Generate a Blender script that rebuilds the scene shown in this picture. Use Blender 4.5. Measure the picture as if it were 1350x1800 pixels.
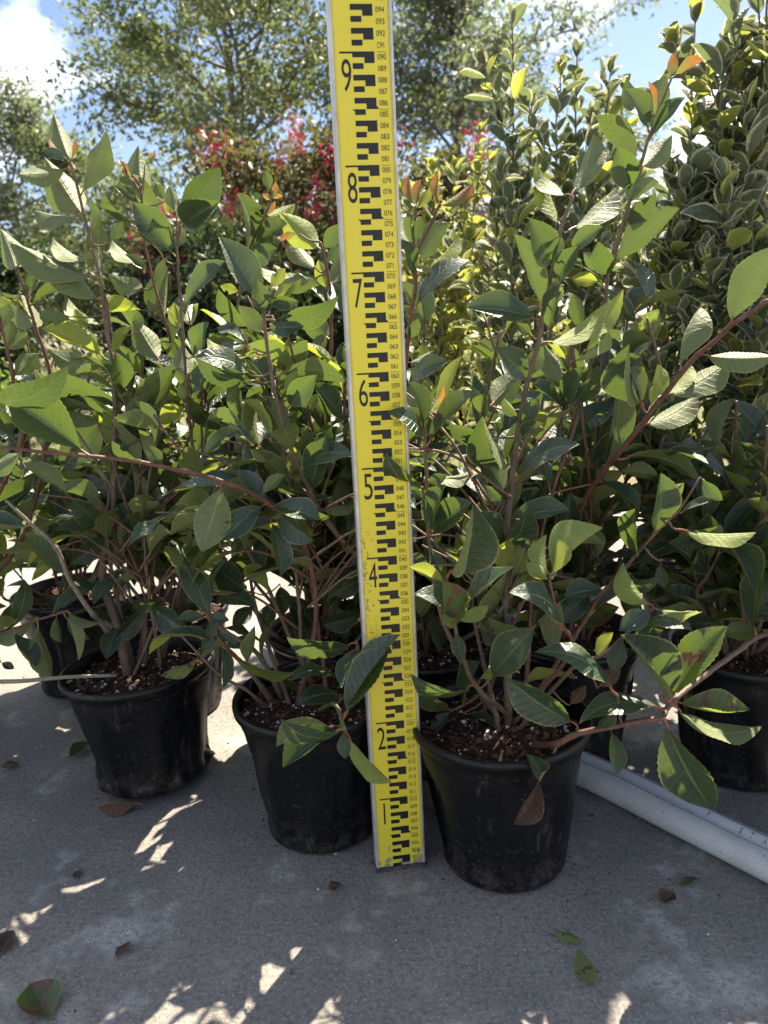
import bpy, bmesh, math, random
import numpy as np
from mathutils import Vector, Matrix, noise as mnoise

random.seed(7); rng = np.random.default_rng(7)
for o in list(bpy.data.objects): bpy.data.objects.remove(o)
scene = bpy.context.scene
col = scene.collection
R = math.radians

# ------------------------------------------------------------------ camera
CAM_H, PITCH, ROLL, FPX = .647, .238, -.048, 1350.0       # photo 1350 x 1800
cp, sp = math.cos(PITCH), math.sin(PITCH)
FW = Vector((0, cp, -sp)); _up = Vector((0, sp, cp)); _rt = Vector((1, 0, 0))
RT = _rt*math.cos(ROLL) + _up*math.sin(ROLL); UP = _up*math.cos(ROLL) - _rt*math.sin(ROLL)
CAM = Vector((0, 0, CAM_H))
cam = bpy.data.cameras.new('camera'); cam_o = bpy.data.objects.new('camera', cam); col.objects.link(cam_o)
cam.sensor_fit = 'VERTICAL'; cam.sensor_height = 36; cam.lens = 36*FPX/1800
cam.clip_start = .02; cam.clip_end = 900
cam.dof.use_dof = True; cam.dof.focus_distance = .92; cam.dof.aperture_fstop = 8.0
cam_o.matrix_world = Matrix.Translation(CAM) @ Matrix((RT, UP, -FW)).transposed().to_4x4()
scene.camera = cam_o

# ------------------------------------------------------------------ light
SUN_EL, SUN_AZ = 51.0, 30.0                                # azimuth from +Y (straight ahead) towards +X
w = bpy.data.worlds.new('World'); scene.world = w; w.use_nodes = True
nt = w.node_tree; nt.nodes.clear()
def N(nt, t, **k):
    n = nt.nodes.new(t)
    for a, v in k.items(): setattr(n, a, v)
    return n
def setin(n, **k):
    for a, v in k.items(): n.inputs[a].default_value = v
sky = N(nt, 'ShaderNodeTexSky', sky_type='NISHITA', sun_disc=False, sun_elevation=R(SUN_EL), sun_rotation=R(SUN_AZ),
        air_density=1.1, dust_density=.5, ozone_density=1.6)
tc = N(nt, 'ShaderNodeTexCoord'); mp = N(nt, 'ShaderNodeMapping'); mp.inputs['Location'].default_value = (.52, .3, .12)
mp.inputs['Scale'].default_value = (1, 1, 1.7)
ns = N(nt, 'ShaderNodeTexNoise'); setin(ns, Scale=2.3, Detail=7.0, Roughness=.55, Distortion=.25)
rp = N(nt, 'ShaderNodeValToRGB'); rp.color_ramp.elements[0].position = .525; rp.color_ramp.elements[1].position = .74
mx = N(nt, 'ShaderNodeMix', data_type='RGBA'); mx.inputs[7].default_value = (14.0, 13.8, 13.8, 1)
bg = N(nt, 'ShaderNodeBackground'); bg.inputs['Strength'].default_value = .085
wo = N(nt, 'ShaderNodeOutputWorld')
L = nt.links.new
L(tc.outputs['Generated'], mp.inputs['Vector']); L(mp.outputs[0], ns.inputs['Vector']); L(ns.outputs['Fac'], rp.inputs[0])
L(rp.outputs[0], mx.inputs[0]); gm = N(nt, 'ShaderNodeMix', data_type='RGBA', blend_type='MULTIPLY'); gm.inputs[0].default_value = 1; gm.inputs[7].default_value = (.40, .39, .425, 1)
L(sky.outputs[0], gm.inputs[6]); L(gm.outputs[2], mx.inputs[6]); L(mx.outputs[2], bg.inputs['Color']); L(bg.outputs[0], wo.inputs[0])
sun = bpy.data.lights.new('sun', 'SUN'); sun.energy = 3.8; sun.angle = R(.53); sun.color = (1, .90, .72)
sun_o = bpy.data.objects.new('sun', sun); col.objects.link(sun_o)
sdir = Vector((math.sin(R(SUN_AZ))*math.cos(R(SUN_EL)), math.cos(R(SUN_AZ))*math.cos(R(SUN_EL)), math.sin(R(SUN_EL))))
sun_o.rotation_euler = sdir.to_track_quat('Z', 'Y').to_euler()
vs = scene.view_settings; vs.view_transform = 'Standard'; vs.look = 'None'; vs.exposure = 2.25; vs.gamma = 1
scene.render.engine = 'CYCLES'
scene.cycles.max_bounces = 6; scene.cycles.transmission_bounces = 4; scene.cycles.diffuse_bounces = 4; scene.cycles.glossy_bounces = 2
scene.cycles.caustics_reflective = False; scene.cycles.caustics_refractive = False

# ------------------------------------------------------------------ helpers
def nvec(p): return (mnoise.noise(p), mnoise.noise((p[0]+31.7, p[1]-12.3, p[2]+5.1)), mnoise.noise((p[0]-17.9, p[1]+44.2, p[2]-9.6)))
def ray(x, y): return FW + RT*((x-675)/FPX) + UP*((900-y)/FPX)
def at(x, y, Y):
    d = ray(x, y); return CAM + d*(Y/d.y)
def atz(x, y, z=0):
    d = ray(x, y); return CAM + d*((z-CAM_H)/d.z)
def proj(P):
    v = P-CAM; z = v.dot(FW)
    return 675+FPX*v.dot(RT)/z, 900-FPX*v.dot(UP)/z, z
def tag(o, label=None, cat=None, group=None, kind=None):
    if label: o['label'] = label
    if cat: o['category'] = cat
    if group: o['group'] = group
    if kind: o['kind'] = kind
    return o
def link(name, me, parent=None, mat=None):
    o = bpy.data.objects.new(name, me); col.objects.link(o)
    if mat is not None and me is not None and len(me.materials) == 0: me.materials.append(mat)
    if parent: o.parent = parent
    return o
def empty(name, loc=(0, 0, 0), rz=0):
    o = bpy.data.objects.new(name, None); col.objects.link(o); o.location = loc; o.rotation_euler = (0, 0, rz)
    o.empty_display_size = .02
    return o
def mesh(name, v, f, mats=(), smooth=True, mi=None):
    me = bpy.data.meshes.new(name); me.from_pydata([tuple(p) for p in v], [], f); me.update()
    for m in mats: me.materials.append(m)
    if smooth: me.polygons.foreach_set('use_smooth', [True]*len(me.polygons))
    if mi is not None: me.polygons.foreach_set('material_index', mi)
    return me
def tube_vf(pts, rad, seg=6, cap=True):
    pts = [Vector(p) for p in pts]; v = []; f = []
    n = len(pts); ref = Vector((.31, .77, .2))
    for i, p in enumerate(pts):
        t = (pts[min(i+1, n-1)]-pts[max(i-1, 0)]).normalized()
        a = t.cross(ref).normalized(); b = t.cross(a)
        r = rad[i] if hasattr(rad, '__len__') else rad
        for k in range(seg):
            an = 2*math.pi*k/seg; v.append(p + (a*math.cos(an)+b*math.sin(an))*r)
    for i in range(n-1):
        for k in range(seg):
            k2 = (k+1) % seg; f.append((i*seg+k, i*seg+k2, (i+1)*seg+k2, (i+1)*seg+k))
    if cap:
        f.append(tuple(range(seg))[::-1]); f.append(tuple((n-1)*seg+k for k in range(seg)))
    return v, f
def smooth_path(pts, n):
    """Catmull-Rom through pts"""
    P = [Vector(p) for p in pts]; P = [P[0]*2-P[1]] + P + [P[-1]*2-P[-2]]
    out = []; segs = len(P)-3
    for i in range(n):
        u = i/(n-1)*segs; k = min(int(u), segs-1); t = u-k
        a, b, c, d = P[k:k+4]
        out.append(.5*((2*b)+(c-a)*t+(2*a-5*b+4*c-d)*t*t+(3*b-a-3*c+d)*t*t*t))
    return out

# ------------------------------------------------------------------ materials
def newmat(name):
    m = bpy.data.materials.new(name); m.use_nodes = True; t = m.node_tree; t.nodes.clear()
    return m, t, N(t, 'ShaderNodeOutputMaterial')
def rgb(c): return (c[0], c[1], c[2], 1)
class G:
    """small node-graph helper"""
    def __init__(s, t): s.t = t
    def n(s, ty, **k): return N(s.t, ty, **k)
    def l(s, a, b): s.t.links.new(a, b)
    def sock(s, i, v):
        if isinstance(v, bpy.types.NodeSocket): s.l(v, i)
        else: i.default_value = rgb(v) if (i.type == 'RGBA' and len(v) == 3) else v
    def math(s, op, a, b=0.0, c=0.0, clamp=False):
        n = s.n('ShaderNodeMath', operation=op, use_clamp=clamp)
        for i, v in zip(n.inputs, (a, b, c)): s.sock(i, v)
        return n.outputs[0]
    def mix(s, f, a, b, blend='MIX'):
        n = s.n('ShaderNodeMix', data_type='RGBA', blend_type=blend)
        s.sock(n.inputs[0], f); s.sock(n.inputs[6], a); s.sock(n.inputs[7], b); return n.outputs[2]
    def step(s, v, a, b):
        n = s.n('ShaderNodeMapRange', interpolation_type='SMOOTHSTEP')
        s.sock(n.inputs[0], v); n.inputs[1].default_value = a; n.inputs[2].default_value = b; return n.outputs[0]
    def noise(s, scale, detail=3, rough=.5, vec=None, dist=0):
        n = s.n('ShaderNodeTexNoise'); setin(n, Scale=scale, Detail=detail, Roughness=rough, Distortion=dist)
        if vec is not None: s.l(vec, n.inputs['Vector'])
        return n.outputs['Fac']
    def obj(s): return s.n('ShaderNodeTexCoord').outputs['Object']
    def bump(s, h, st=.3, d=.001, nrm=None):
        n = s.n('ShaderNodeBump'); n.inputs['Strength'].default_value = st; n.inputs['Distance'].default_value = d
        s.l(h, n.inputs['Height'])
        if nrm is not None: s.l(nrm, n.inputs['Normal'])
        return n.outputs[0]
    def bsdf(s, base, rough=.5, spec=.5, normal=None, metal=0):
        n = s.n('ShaderNodeBsdfPrincipled')
        s.sock(n.inputs['Base Color'], base); s.sock(n.inputs['Roughness'], rough)
        s.sock(n.inputs['Specular IOR Level'], spec); s.sock(n.inputs['Metallic'], metal)
        if normal is not None: s.l(normal, n.inputs['Normal'])
        return n
def simple(name, c, rough=.6, spec=.4, var=.25, scale=60, bump=0, metal=0, bscale=None):
    m, t, out = newmat(name); g = G(t)
    co = g.obj(); f = g.noise(scale, 4, .6, co)
    c2 = tuple(x*(1-var) for x in c); c1 = tuple(min(1, x*(1+var)) for x in c)
    base = g.mix(g.step(f, .3, .7), c2, c1)
    nm = g.bump(g.noise(bscale or scale*3, 4, .6, co), .5, bump) if bump else None
    g.l(g.bsdf(base, rough, spec, nm, metal).outputs[0], out.inputs[0]); return m

def leaf_mat(name, top, top2, under, trans, fac, veins=9, spot=None, margin=None, gloss=.27, edge=None, grad=None):
    m, t, out = newmat(name); g = G(t)
    uvn = g.n('ShaderNodeUVMap'); sx = g.n('ShaderNodeSeparateXYZ'); g.l(uvn.outputs[0], sx.inputs[0])
    u, v = sx.outputs[0], sx.outputs[1]
    a = g.math('ABSOLUTE', g.math('MULTIPLY_ADD', u, 2.0, -1.0))
    rnd = g.n('ShaderNodeObjectInfo').outputs['Random']
    cmb = g.n('ShaderNodeCombineXYZ'); g.l(u, cmb.inputs[0]); g.l(g.math('MULTIPLY', v, 2.2), cmb.inputs[1])
    g.l(g.math('MULTIPLY', rnd, 37.0), cmb.inputs[2]); co = cmb.outputs[0]
    # side veins: thin dark-light lines running from the midrib towards the tip
    ph = g.math('FRACT', g.math('SUBTRACT', g.math('MULTIPLY', v, float(veins)), g.math('MULTIPLY', a, 1.5)))
    tri = g.math('ABSOLUTE', g.math('SUBTRACT', ph, .5))
    vein = g.step(tri, .40, .5)
    mid = g.math('SUBTRACT', 1.0, g.step(a, .025, .095))
    nz = g.noise(3.2, 4, .6, co)
    c = g.mix(g.step(rnd, .0, 1.0), top, top2)
    c = g.mix(g.math('MULTIPLY', g.step(nz, .35, .75), .45), c, tuple(x*.55 for x in top))
    c = g.mix(g.math('MULTIPLY', vein, .22), c, tuple(min(1, x*2.0+.02) for x in top2))
    c = g.mix(g.math('MULTIPLY', mid, .55), c, (.20, .25, .10))
    un = g.mix(g.math('MULTIPLY', g.step(nz, .35, .7), .35), under, tuple(x*.66 for x in under))
    un = g.mix(g.math('MULTIPLY', vein, .22), un, tuple(min(1, x*1.5) for x in under))
    un = g.mix(g.math('MULTIPLY', mid, .6), un, (.30, .32, .13))
    tr = g.mix(g.step(rnd, .1, .9), trans, tuple(x*.72 for x in trans))
    tr = g.mix(g.math('MULTIPLY', vein, .25), tr, tuple(x*1.25 for x in trans))
    tr = g.mix(g.math('MULTIPLY', mid, .5), tr, tuple(x*.45 for x in trans))
    if margin is not None:
        e = g.step(g.math('ADD', a, g.math('MULTIPLY', g.math('SUBTRACT', g.noise(2.6, 3, .6, co), .5), .36)), .76, .85)
        tipm = g.step(v, .90, .99); e = g.math('MAXIMUM', e, tipm)
        c = g.mix(e, c, margin); un = g.mix(e, un, tuple(x*.85 for x in margin)); tr = g.mix(e, tr, tuple(x*.95 for x in margin))
    if grad is not None:
        gv = g.math('SUBTRACT', 1.0, g.step(v, .05, .75)); c = g.mix(gv, c, grad); un = g.mix(gv, un, tuple(x*1.5 for x in grad)); tr = g.mix(gv, tr, tuple(x*2.5 for x in grad))
    # specks of dust and small dark scars
    sp1 = g.step(g.noise(26, 2, .5, co), .70, .76); c = g.mix(g.math('MULTIPLY', sp1, .30), c, (.32, .35, .30))
    sp2 = g.step(g.math('MULTIPLY', g.noise(13, 3, .7, co), g.step(g.noise(2.1, 2, .5, co), .42, .62)), .60, .66)
    sc = g.math('MULTIPLY', sp2, .8); un = g.mix(sc, un, (.05, .045, .02)); tr = g.mix(sc, tr, (.04, .03, .01)); c = g.mix(sc, c, (.05, .04, .02))
    if spot is not None:
        b = g.step(g.noise(1.7, 3, .6, co, .4), .53, .60)
        c = g.mix(b, c, spot); un = g.mix(b, un, spot); tr = g.mix(b, tr, tuple(x*.6 for x in spot))
    ed = g.step(a, .93, .985); ec = edge or (.42, .40, .14)  # pale rim glow of sunlit leaf edges, put into the colour
    c = g.mix(g.math('MULTIPLY', ed, .55), c, ec); un = g.mix(g.math('MULTIPLY', ed, .5), un, ec)
    bf = g.n('ShaderNodeNewGeometry').outputs['Backfacing']
    base = g.mix(bf, c, un)
    rough = g.math('ADD', g.math('MULTIPLY_ADD', bf, .22, gloss), g.math('MULTIPLY', nz, .20))
    spec = g.math('MULTIPLY_ADD', bf, -.3, .65)
    h = g.math('ADD', g.math('MULTIPLY', vein, -.5), g.math('MULTIPLY', g.noise(9, 3, .6, co), .8))
    h = g.math('SUBTRACT', h, g.math('MULTIPLY', mid, .8))
    nm = g.bump(h, .7, .0016)
    pb = g.bsdf(base, rough, spec, nm)
    tb = g.n('ShaderNodeBsdfTranslucent'); g.l(tr, tb.inputs[0])
    ms = g.n('ShaderNodeMixShader'); ms.inputs[0].default_value = fac
    g.l(pb.outputs[0], ms.inputs[1]); g.l(tb.outputs[0], ms.inputs[2]); g.l(ms.outputs[0], out.inputs[0])
    return m
M = {}
M['m'] = leaf_mat('leaf_mature', (.022, .046, .030), (.036, .066, .036), (.150, .176, .074), (.22, .32, .05), .175)
M['y'] = leaf_mat('leaf_young', (.075, .12, .03), (.095, .145, .03), (.25, .30, .08), (.44, .50, .05), .34)
M['o'] = leaf_mat('leaf_new_orange', (.20, .085, .03), (.24, .065, .03), (.27, .14, .06), (.52, .22, .05), .36, edge=(.35, .13, .08), grad=(.10, .12, .03))
M['s'] = leaf_mat('leaf_spotted', (.05, .09, .032), (.07, .11, .04), (.19, .24, .08), (.28, .38, .05), .34, spot=(.17, .075, .05))
M['b'] = leaf_mat('leaf_dead', (.075, .038, .027), (.095, .05, .034), (.13, .07, .045), (.18, .07, .03), .18, edge=(.2, .13, .07), gloss=.55)
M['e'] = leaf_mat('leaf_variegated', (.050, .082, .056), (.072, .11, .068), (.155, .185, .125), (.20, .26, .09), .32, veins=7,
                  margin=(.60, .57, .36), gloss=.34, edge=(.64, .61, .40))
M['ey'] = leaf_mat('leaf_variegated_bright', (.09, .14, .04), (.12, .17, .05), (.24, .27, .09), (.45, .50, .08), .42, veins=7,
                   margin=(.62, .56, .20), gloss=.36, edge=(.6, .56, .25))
M['petiole'] = simple('petiole', (.24, .15, .06), .5, .4, .3, 30)
M['petiole_red'] = simple('petiole_red', (.30, .09, .05), .5, .4, .35, 30)
def bark_mat(name, c, c2):
    m, t, out = newmat(name); g = G(t); co = g.obj()
    mpn = g.n('ShaderNodeMapping'); mpn.inputs['Scale'].default_value = (1, 1, .35); g.l(co, mpn.inputs[0])
    f = g.noise(420, 5, .65, mpn.outputs[0]); f2 = g.noise(25, 3, .5, co)
    base = g.mix(g.step(f, .35, .7), c, c2); base = g.mix(g.math('MULTIPLY', g.step(f2, .45, .7), .5), base, tuple(x*.5 for x in c))
    lent = g.step(g.noise(900, 1, .5, co), .70, .76); base = g.mix(g.math('MULTIPLY', lent, .6), base, (.42, .36, .28))
    g.l(g.bsdf(base, .62, .35, g.bump(f, .6, .0008)).outputs[0], out.inputs[0]); return m
M['stem_brown'] = bark_mat('stem_brown', (.115, .078, .054), (.20, .142, .10))
M['stem_red'] = bark_mat('stem_red', (.115, .052, .038), (.20, .105, .072))
M['stem_grey'] = bark_mat('stem_grey', (.19, .155, .12), (.33, .28, .22))
M['stem_green'] = bark_mat('stem_green', (.12, .13, .06), (.20, .20, .10))

def concrete_mat():
    m, t, out = newmat('weathered_concrete'); g = G(t); co = g.obj()
    big = g.noise(1.7, 5, .6, co, .3); md = g.noise(9, 5, .62, co); fine = g.noise(160, 4, .7, co); grit = g.noise(300, 2, .6, co)
    c = g.mix(g.step(big, .3, .7), (.205, .187, .166), (.295, .272, .241))
    c = g.mix(g.math('MULTIPLY', g.step(g.noise(3.1, 6, .65, co), .50, .66), .6), c, (.15, .142, .135)); c = g.mix(g.math('MULTIPLY', g.step(md, .46, .66), .5), c, (.18, .17, .16))
    c = g.mix(g.math('MULTIPLY', g.step(g.noise(5, 9, .78, co), .53, .60), .55), c, (.50, .48, .45))
    c = g.mix(g.math('MULTIPLY', g.step(fine, .42, .66), .6), c, (.10, .09, .08))
    c = g.mix(g.math('MULTIPLY', g.step(grit, .59, .68), .38), c, (.62, .60, .57))
    c = g.mix(g.math('MULTIPLY', g.step(g.noise(330, 2, .5, co), .62, .70), .6), c, (.07, .062, .055))
    h = g.math('ADD', g.math('MULTIPLY', md, .8), g.math('ADD', g.math('MULTIPLY', fine, .35), g.math('MULTIPLY', grit, .18)))
    g.l(g.bsdf(c, .88, .25, g.bump(h, .8, .006)).outputs[0], out.inputs[0]); return m
M['concrete'] = concrete_mat()
def plastic_mat():
    m, t, out = newmat('black_nursery_plastic'); g = G(t); co = g.obj()
    n1 = g.noise(18, 5, .65, co); n2 = g.noise(240, 3, .6, co)
    mpn = g.n('ShaderNodeMapping'); mpn.inputs['Scale'].default_value = (1, 1, 9); g.l(co, mpn.inputs[0])
    scuff = g.step(g.noise(26, 5, .7, mpn.outputs[0]), .60, .72)
    c = g.mix(g.math('MULTIPLY', g.step(n1, .45, .75), .5), (.0036, .004, .0058), (.011, .010, .0095))
    c = g.mix(g.math('MULTIPLY', scuff, .5), c, (.07, .062, .055))
    sz = g.n('ShaderNodeSeparateXYZ'); g.l(co, sz.inputs[0]); lowd = g.math('SUBTRACT', 1.0, g.step(sz.outputs[2], .0, .06))
    c = g.mix(g.math('MULTIPLY', g.math('MULTIPLY', lowd, g.step(g.noise(60, 5, .7, co), .42, .62)), .55), c, (.075, .062, .05))
    c = g.mix(g.math('MULTIPLY', g.step(g.noise(170, 2, .5, co), .70, .75), .35), c, (.20, .18, .16))
    mps = g.n('ShaderNodeMapping'); mps.inputs['Scale'].default_value = (1, 1, .12); g.l(co, mps.inputs[0])
    drip = g.math('MULTIPLY', g.step(g.noise(75, 4, .65, mps.outputs[0]), .56, .68), g.step(g.noise(14, 3, .6, co), .42, .62))
    c = g.mix(g.math('MULTIPLY', drip, .42), c, (.085, .074, .062))
    spl = g.math('MULTIPLY', g.step(g.noise(210, 3, .7, co), .60, .68), g.math('SUBTRACT', 1.0, g.step(sz.outputs[2], .03, .12)))
    c = g.mix(g.math('MULTIPLY', spl, .5), c, (.15, .125, .10))
    r = g.math('ADD', g.math('MULTIPLY_ADD', n1, .25, .28), g.math('MULTIPLY', drip, .25))
    g.l(g.bsdf(c, r, .32, g.bump(g.math('ADD', g.math('MULTIPLY', n1, .8), g.math('MULTIPLY', n2, .1)), .35, .003)).outputs[0], out.inputs[0]); return m
M['plastic'] = plastic_mat()
M['soil'] = simple('potting_soil', (.035, .021, .014), .95, .15, .7, 160, .004, bscale=300)
M['bark_bit'] = simple('bark_crumb', (.105, .052, .028), .9, .2, .6, 90)
M['perlite'] = simple('perlite', (.55, .51, .45), .85, .25, .35, 120)

# ------------------------------------------------------------------ leaf meshes
def leaf_mesh(name, mats, rows=14, arch=.06, fold=.12, cup=.0, wave=.0, teeth=0.0, p=1.06, q=.76, seed=0, twist=0.0, pet=.12, tipc=.0, blunt=0.0, bite=False):
    r = random.Random(seed); v = []; uv = []; cols = 5
    xs = (-1, -.52, 0, .52, 1) if rows < 20 else (-1, -.68, -.30, 0, .30, .68, 1)
    cols = len(xs)
    ph = r.uniform(0, 6)
    def curve(y):          # centre line: base and tip stay on the axis
        return arch*4*y*(1-y)*(1+tipc*(y-.5)*2)
    for i in range(rows+1):
        s = i/rows; y = pet*.85 + (1-pet*.85)*s
        wd = (math.sin(math.pi*min(1, max(0, s))**p))**q if 0 < s < 1 else 0
        wd *= (1 - .22*(s**6)*(1-blunt))
        if i == 0: wd = .03
        if i == rows: wd = .012 + .25*blunt
        ang = twist*(s-.3)
        for j, x in enumerate(xs):
            e = .5*wd
            if abs(x) == 1 and teeth and 2 < i < rows: e *= 1 + teeth*(1 if i % 2 else -.6)
            if bite and x == 1 and .55 < s < .72: e *= .45
            px = x*e; ax = abs(x)*wd
            pz = fold*ax*(abs(x)**.55)*.5 - cup*ax*ax*.5 + wave*math.sin(s*9+ph+(2 if x > 0 else 0))*ax*ax
            ca, sa = math.cos(ang), math.sin(ang)
            v.append((px*ca - pz*sa*.6, y + ((.012 if rows < 20 else .003)*r.uniform(-1, 1) if 0 < i < rows and x else 0), curve(y) + pz*ca + px*sa*.45)); uv.append(((x+1)/2, s))
    f = [(i*cols+j, i*cols+j+1, (i+1)*cols+j+1, (i+1)*cols+j) for i in range(rows) for j in range(cols-1)]
    mi = [0]*len(f)
    # petiole
    n0 = len(v); k = 4
    for i in range(4):
        y = pet*1.25*i/3; rr = .017*(1.15-.45*i/3)
        for a in range(k):
            v.append((rr*1.6*math.cos(a*math.pi/2), y, curve(y)*(i/3) + rr*math.sin(a*math.pi/2) - .006)); uv.append((.5, 0))
    for i in range(3):
        for a in range(k):
            a2 = (a+1) % k; f.append((n0+i*k+a, n0+i*k+a2, n0+(i+1)*k+a2, n0+(i+1)*k+a)); mi.append(1)
    me = mesh(name, v, f, mats, True, mi)
    ul = me.uv_layers.new(name='UVMap')
    ul.data.foreach_set('uv', np.array([uv[l.vertex_index] for l in me.loops], dtype=np.float32).ravel())
    return me
SH = {  # bend styles
    'f': dict(arch=.055, fold=.30, cup=.12, wave=.022), 'd': dict(arch=.17, fold=.16, cup=.16, wave=.022, tipc=.25),
    'v': dict(arch=.07, fold=.70, cup=.10, wave=.012), 'c': dict(arch=-.10, fold=.34, cup=-.10, wave=.02),
    'w': dict(arch=.06, fold=.14, wave=.055, twist=.5), 't': dict(arch=.08, fold=.22, twist=-.9, wave=.02)}
HERO, FILL = {}, {}
for mk in ('m', 'y', 'o', 's', 'b'):
    for sh, kw in SH.items():
        HERO[mk, sh] = [leaf_mesh('leaf_'+sh, (M[mk], M['petiole_red' if s == 0 else 'petiole']), rows=30, teeth=.032, seed=ord(sh)+s*7, p=1.05+.13*s, bite=(s == 2), **kw) for s in range(3)]
        FILL[mk, sh] = leaf_mesh('leaf_small_'+sh, (M[mk], M['petiole']), rows=8, seed=ord(sh), **kw)
EUO = {}
for mk in ('e', 'ey'):
    EUO[mk] = [leaf_mesh('leaf_variegated', (M[mk], M['stem_green']), rows=7, p=1.0, q=.62, pet=.08, blunt=.3, seed=s, **SH[sh]) for s, sh in enumerate('fdvcwd')]

def leaf_matrix(P0, P1, nrm, width):
    y = P1-P0; Lg = y.length; y = y/Lg
    z = (nrm - y*nrm.dot(y))
    if z.length < 1e-4: z = y.orthogonal()
    z.normalize(); x = y.cross(z)
    m = Matrix((x*width, y*Lg, z*Lg)).transposed().to_4x4(); m.translation = P0
    return m

# ================================================================== SETTING
def sheet(name, x0, x1, y0, y1, z, m, nx=1, ny=1):
    v = [(x0+(x1-x0)*i/nx, y0+(y1-y0)*j/ny, z) for j in range(ny+1) for i in range(nx+1)]
    f = [(j*(nx+1)+i, j*(nx+1)+i+1, (j+1)*(nx+1)+i+1, (j+1)*(nx+1)+i) for j in range(ny) for i in range(nx)]
    return tag(link(name, mesh(name, v, f, (m,), False)), kind='structure')
def soil_ground():
    m, t, out = newmat('dry_ground'); g = G(t); co = g.obj()
    c = g.mix(g.step(g.noise(.8, 5, .6, co), .35, .65), (.16, .13, .085), (.10, .12, .045))
    c = g.mix(g.math('MULTIPLY', g.step(g.noise(30, 4, .6, co), .4, .7), .5), c, (.22, .19, .14))
    g.l(g.bsdf(c, .95, .1, g.bump(g.noise(40, 4, .6, co), .5, .02)).outputs[0], out.inputs[0]); return m
sheet('ground', -400, 400, -20, 800, -.012, soil_ground())
# concrete pad: two poured bays with a narrow joint
tag(sheet('concrete_pad', -4.2, 3.6, -1.2, 2.55, 0, M['concrete']), 'grey weathered concrete pad under the pots')
def grass_patch():
    n = 5200; v = []; f = []
    for i in range(n):
        x = random.uniform(-3.4, .6); y = 2.56 + random.random()**1.5*2.6; h = random.uniform(.02, .06); a = random.uniform(0, 6.28)
        if mnoise.noise((x*1.3, y*1.3, 0)) < -.15: continue
        dx, dy = math.cos(a)*.004, math.sin(a)*.004; lx, ly = random.uniform(-.025, .025), random.uniform(-.025, .025)
        b = len(v); v += [(x-dx, y-dy, -.012), (x+dx, y+dy, -.012), (x+dx*.6+lx*.5, y+dy*.6+ly*.5, h*.6), (x+lx, y+ly, h)]
        f += [(b, b+1, b+2), (b, b+2, b+3)]
    m, t, out = newmat('grass_blade'); g = G(t)
    c = g.mix(g.noise(6, 3, .5, g.obj()), (.09, .15, .03), (.20, .20, .06))
    pb = g.bsdf(c, .6, .3); tb = g.n('ShaderNodeBsdfTranslucent'); g.l(c, tb.inputs[0]); ms = g.n('ShaderNodeMixShader'); ms.inputs[0].default_value = .4
    g.l(pb.outputs[0], ms.inputs[1]); g.l(tb.outputs[0], ms.inputs[2]); g.l(ms.outputs[0], out.inputs[0])
    tag(link('grass', mesh('grass', v, f, (m,), False)), 'patchy green grass growing behind the concrete pad', 'grass', kind='stuff')
grass_patch()

# ================================================================== MEASURING ROD
def glyphs(chars):
    out = {}
    for ch in chars:
        cu = bpy.data.curves.new('g', 'FONT'); cu.body = ch; cu.size = 1; cu.resolution_u = 3
        o = bpy.data.objects.new('g', cu); col.objects.link(o)
        dg = bpy.context.evaluated_depsgraph_get(); me = bpy.data.meshes.new_from_object(o.evaluated_get(dg))
        V = np.array([v.co[:] for v in me.vertices]); F = [tuple(p.vertices) for p in me.polygons]
        V[:, 0] -= V[:, 0].min(); out[ch] = (V, F)
        bpy.data.objects.remove(o); bpy.data.curves.remove(cu); bpy.data.meshes.remove(me)
    return out
GL = glyphs('0123456789CSTYPA')
ROD_TH = .12
rod = empty('measuring_rod', (-.0215, .808, 0), ROD_TH)
tag(rod, 'tall yellow measuring rod with black graduations standing between the front pots', 'measuring rod')
def yellow_mat():
    m, t, out = newmat('rod_yellow_paint'); g = G(t); co = g.obj(); sx = g.n('ShaderNodeSeparateXYZ'); g.l(co, sx.inputs[0])
    x, z = sx.outputs[0], sx.outputs[2]
    c = g.mix(g.noise(14, 3, .5, co), (.70, .585, .035), (.78, .665, .06))
    # ochre dirt along the edges, brown scrapes low on the left side, chips at the foot
    ex = g.math('ABSOLUTE', g.math('SUBTRACT', x, .0217)); ed = g.step(g.math('ADD', ex, g.math('MULTIPLY', g.noise(60, 4, .6, co), .004)), .0262, .0295)
    c = g.mix(g.math('MULTIPLY', ed, .55), c, (.52, .34, .01))
    low = g.math('MULTIPLY', g.math('SUBTRACT', 1.0, g.step(x, .002, .022)), g.math('MULTIPLY', g.step(z, .22, .32), g.math('SUBTRACT', 1.0, g.step(z, .40, .54))))
    s = g.step(g.math('MULTIPLY', g.noise(190, 5, .75, co), g.math('MULTIPLY_ADD', low, .30, .74)), .56, .62)
    c = g.mix(g.math('MULTIPLY', s, .8), c, (.20, .13, .07))
    foot = g.math('SUBTRACT', 1.0, g.step(z, .004, .045))
    ch = g.step(g.math('ADD', g.noise(75, 3, .6, co), g.math('MULTIPLY', foot, .16)), .66, .68); ch = g.math('MULTIPLY', ch, g.step(foot, .05, .2))
    c = g.mix(ch, c, (.30, .26, .20))
    sc = g.step(g.noise(330, 2, .6, co), .74, .78); c = g.mix(g.math('MULTIPLY', sc, .6), c, (.22, .16, .08))
    g.l(g.bsdf(c, .38, .45, g.bump(g.noise(70, 3, .6, co), .15, .0006)).outputs[0], out.inputs[0]); return m
def ink_mat():
    m, t, out = newmat('rod_black_ink'); g = G(t); co = g.obj()
    wear = g.step(g.noise(260, 4, .7, co), .70, .75)
    c = g.mix(wear, (.012, .012, .015), (.20, .16, .06))
    g.l(g.bsdf(c, .42, .4).outputs[0], out.inputs[0]); return m
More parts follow.
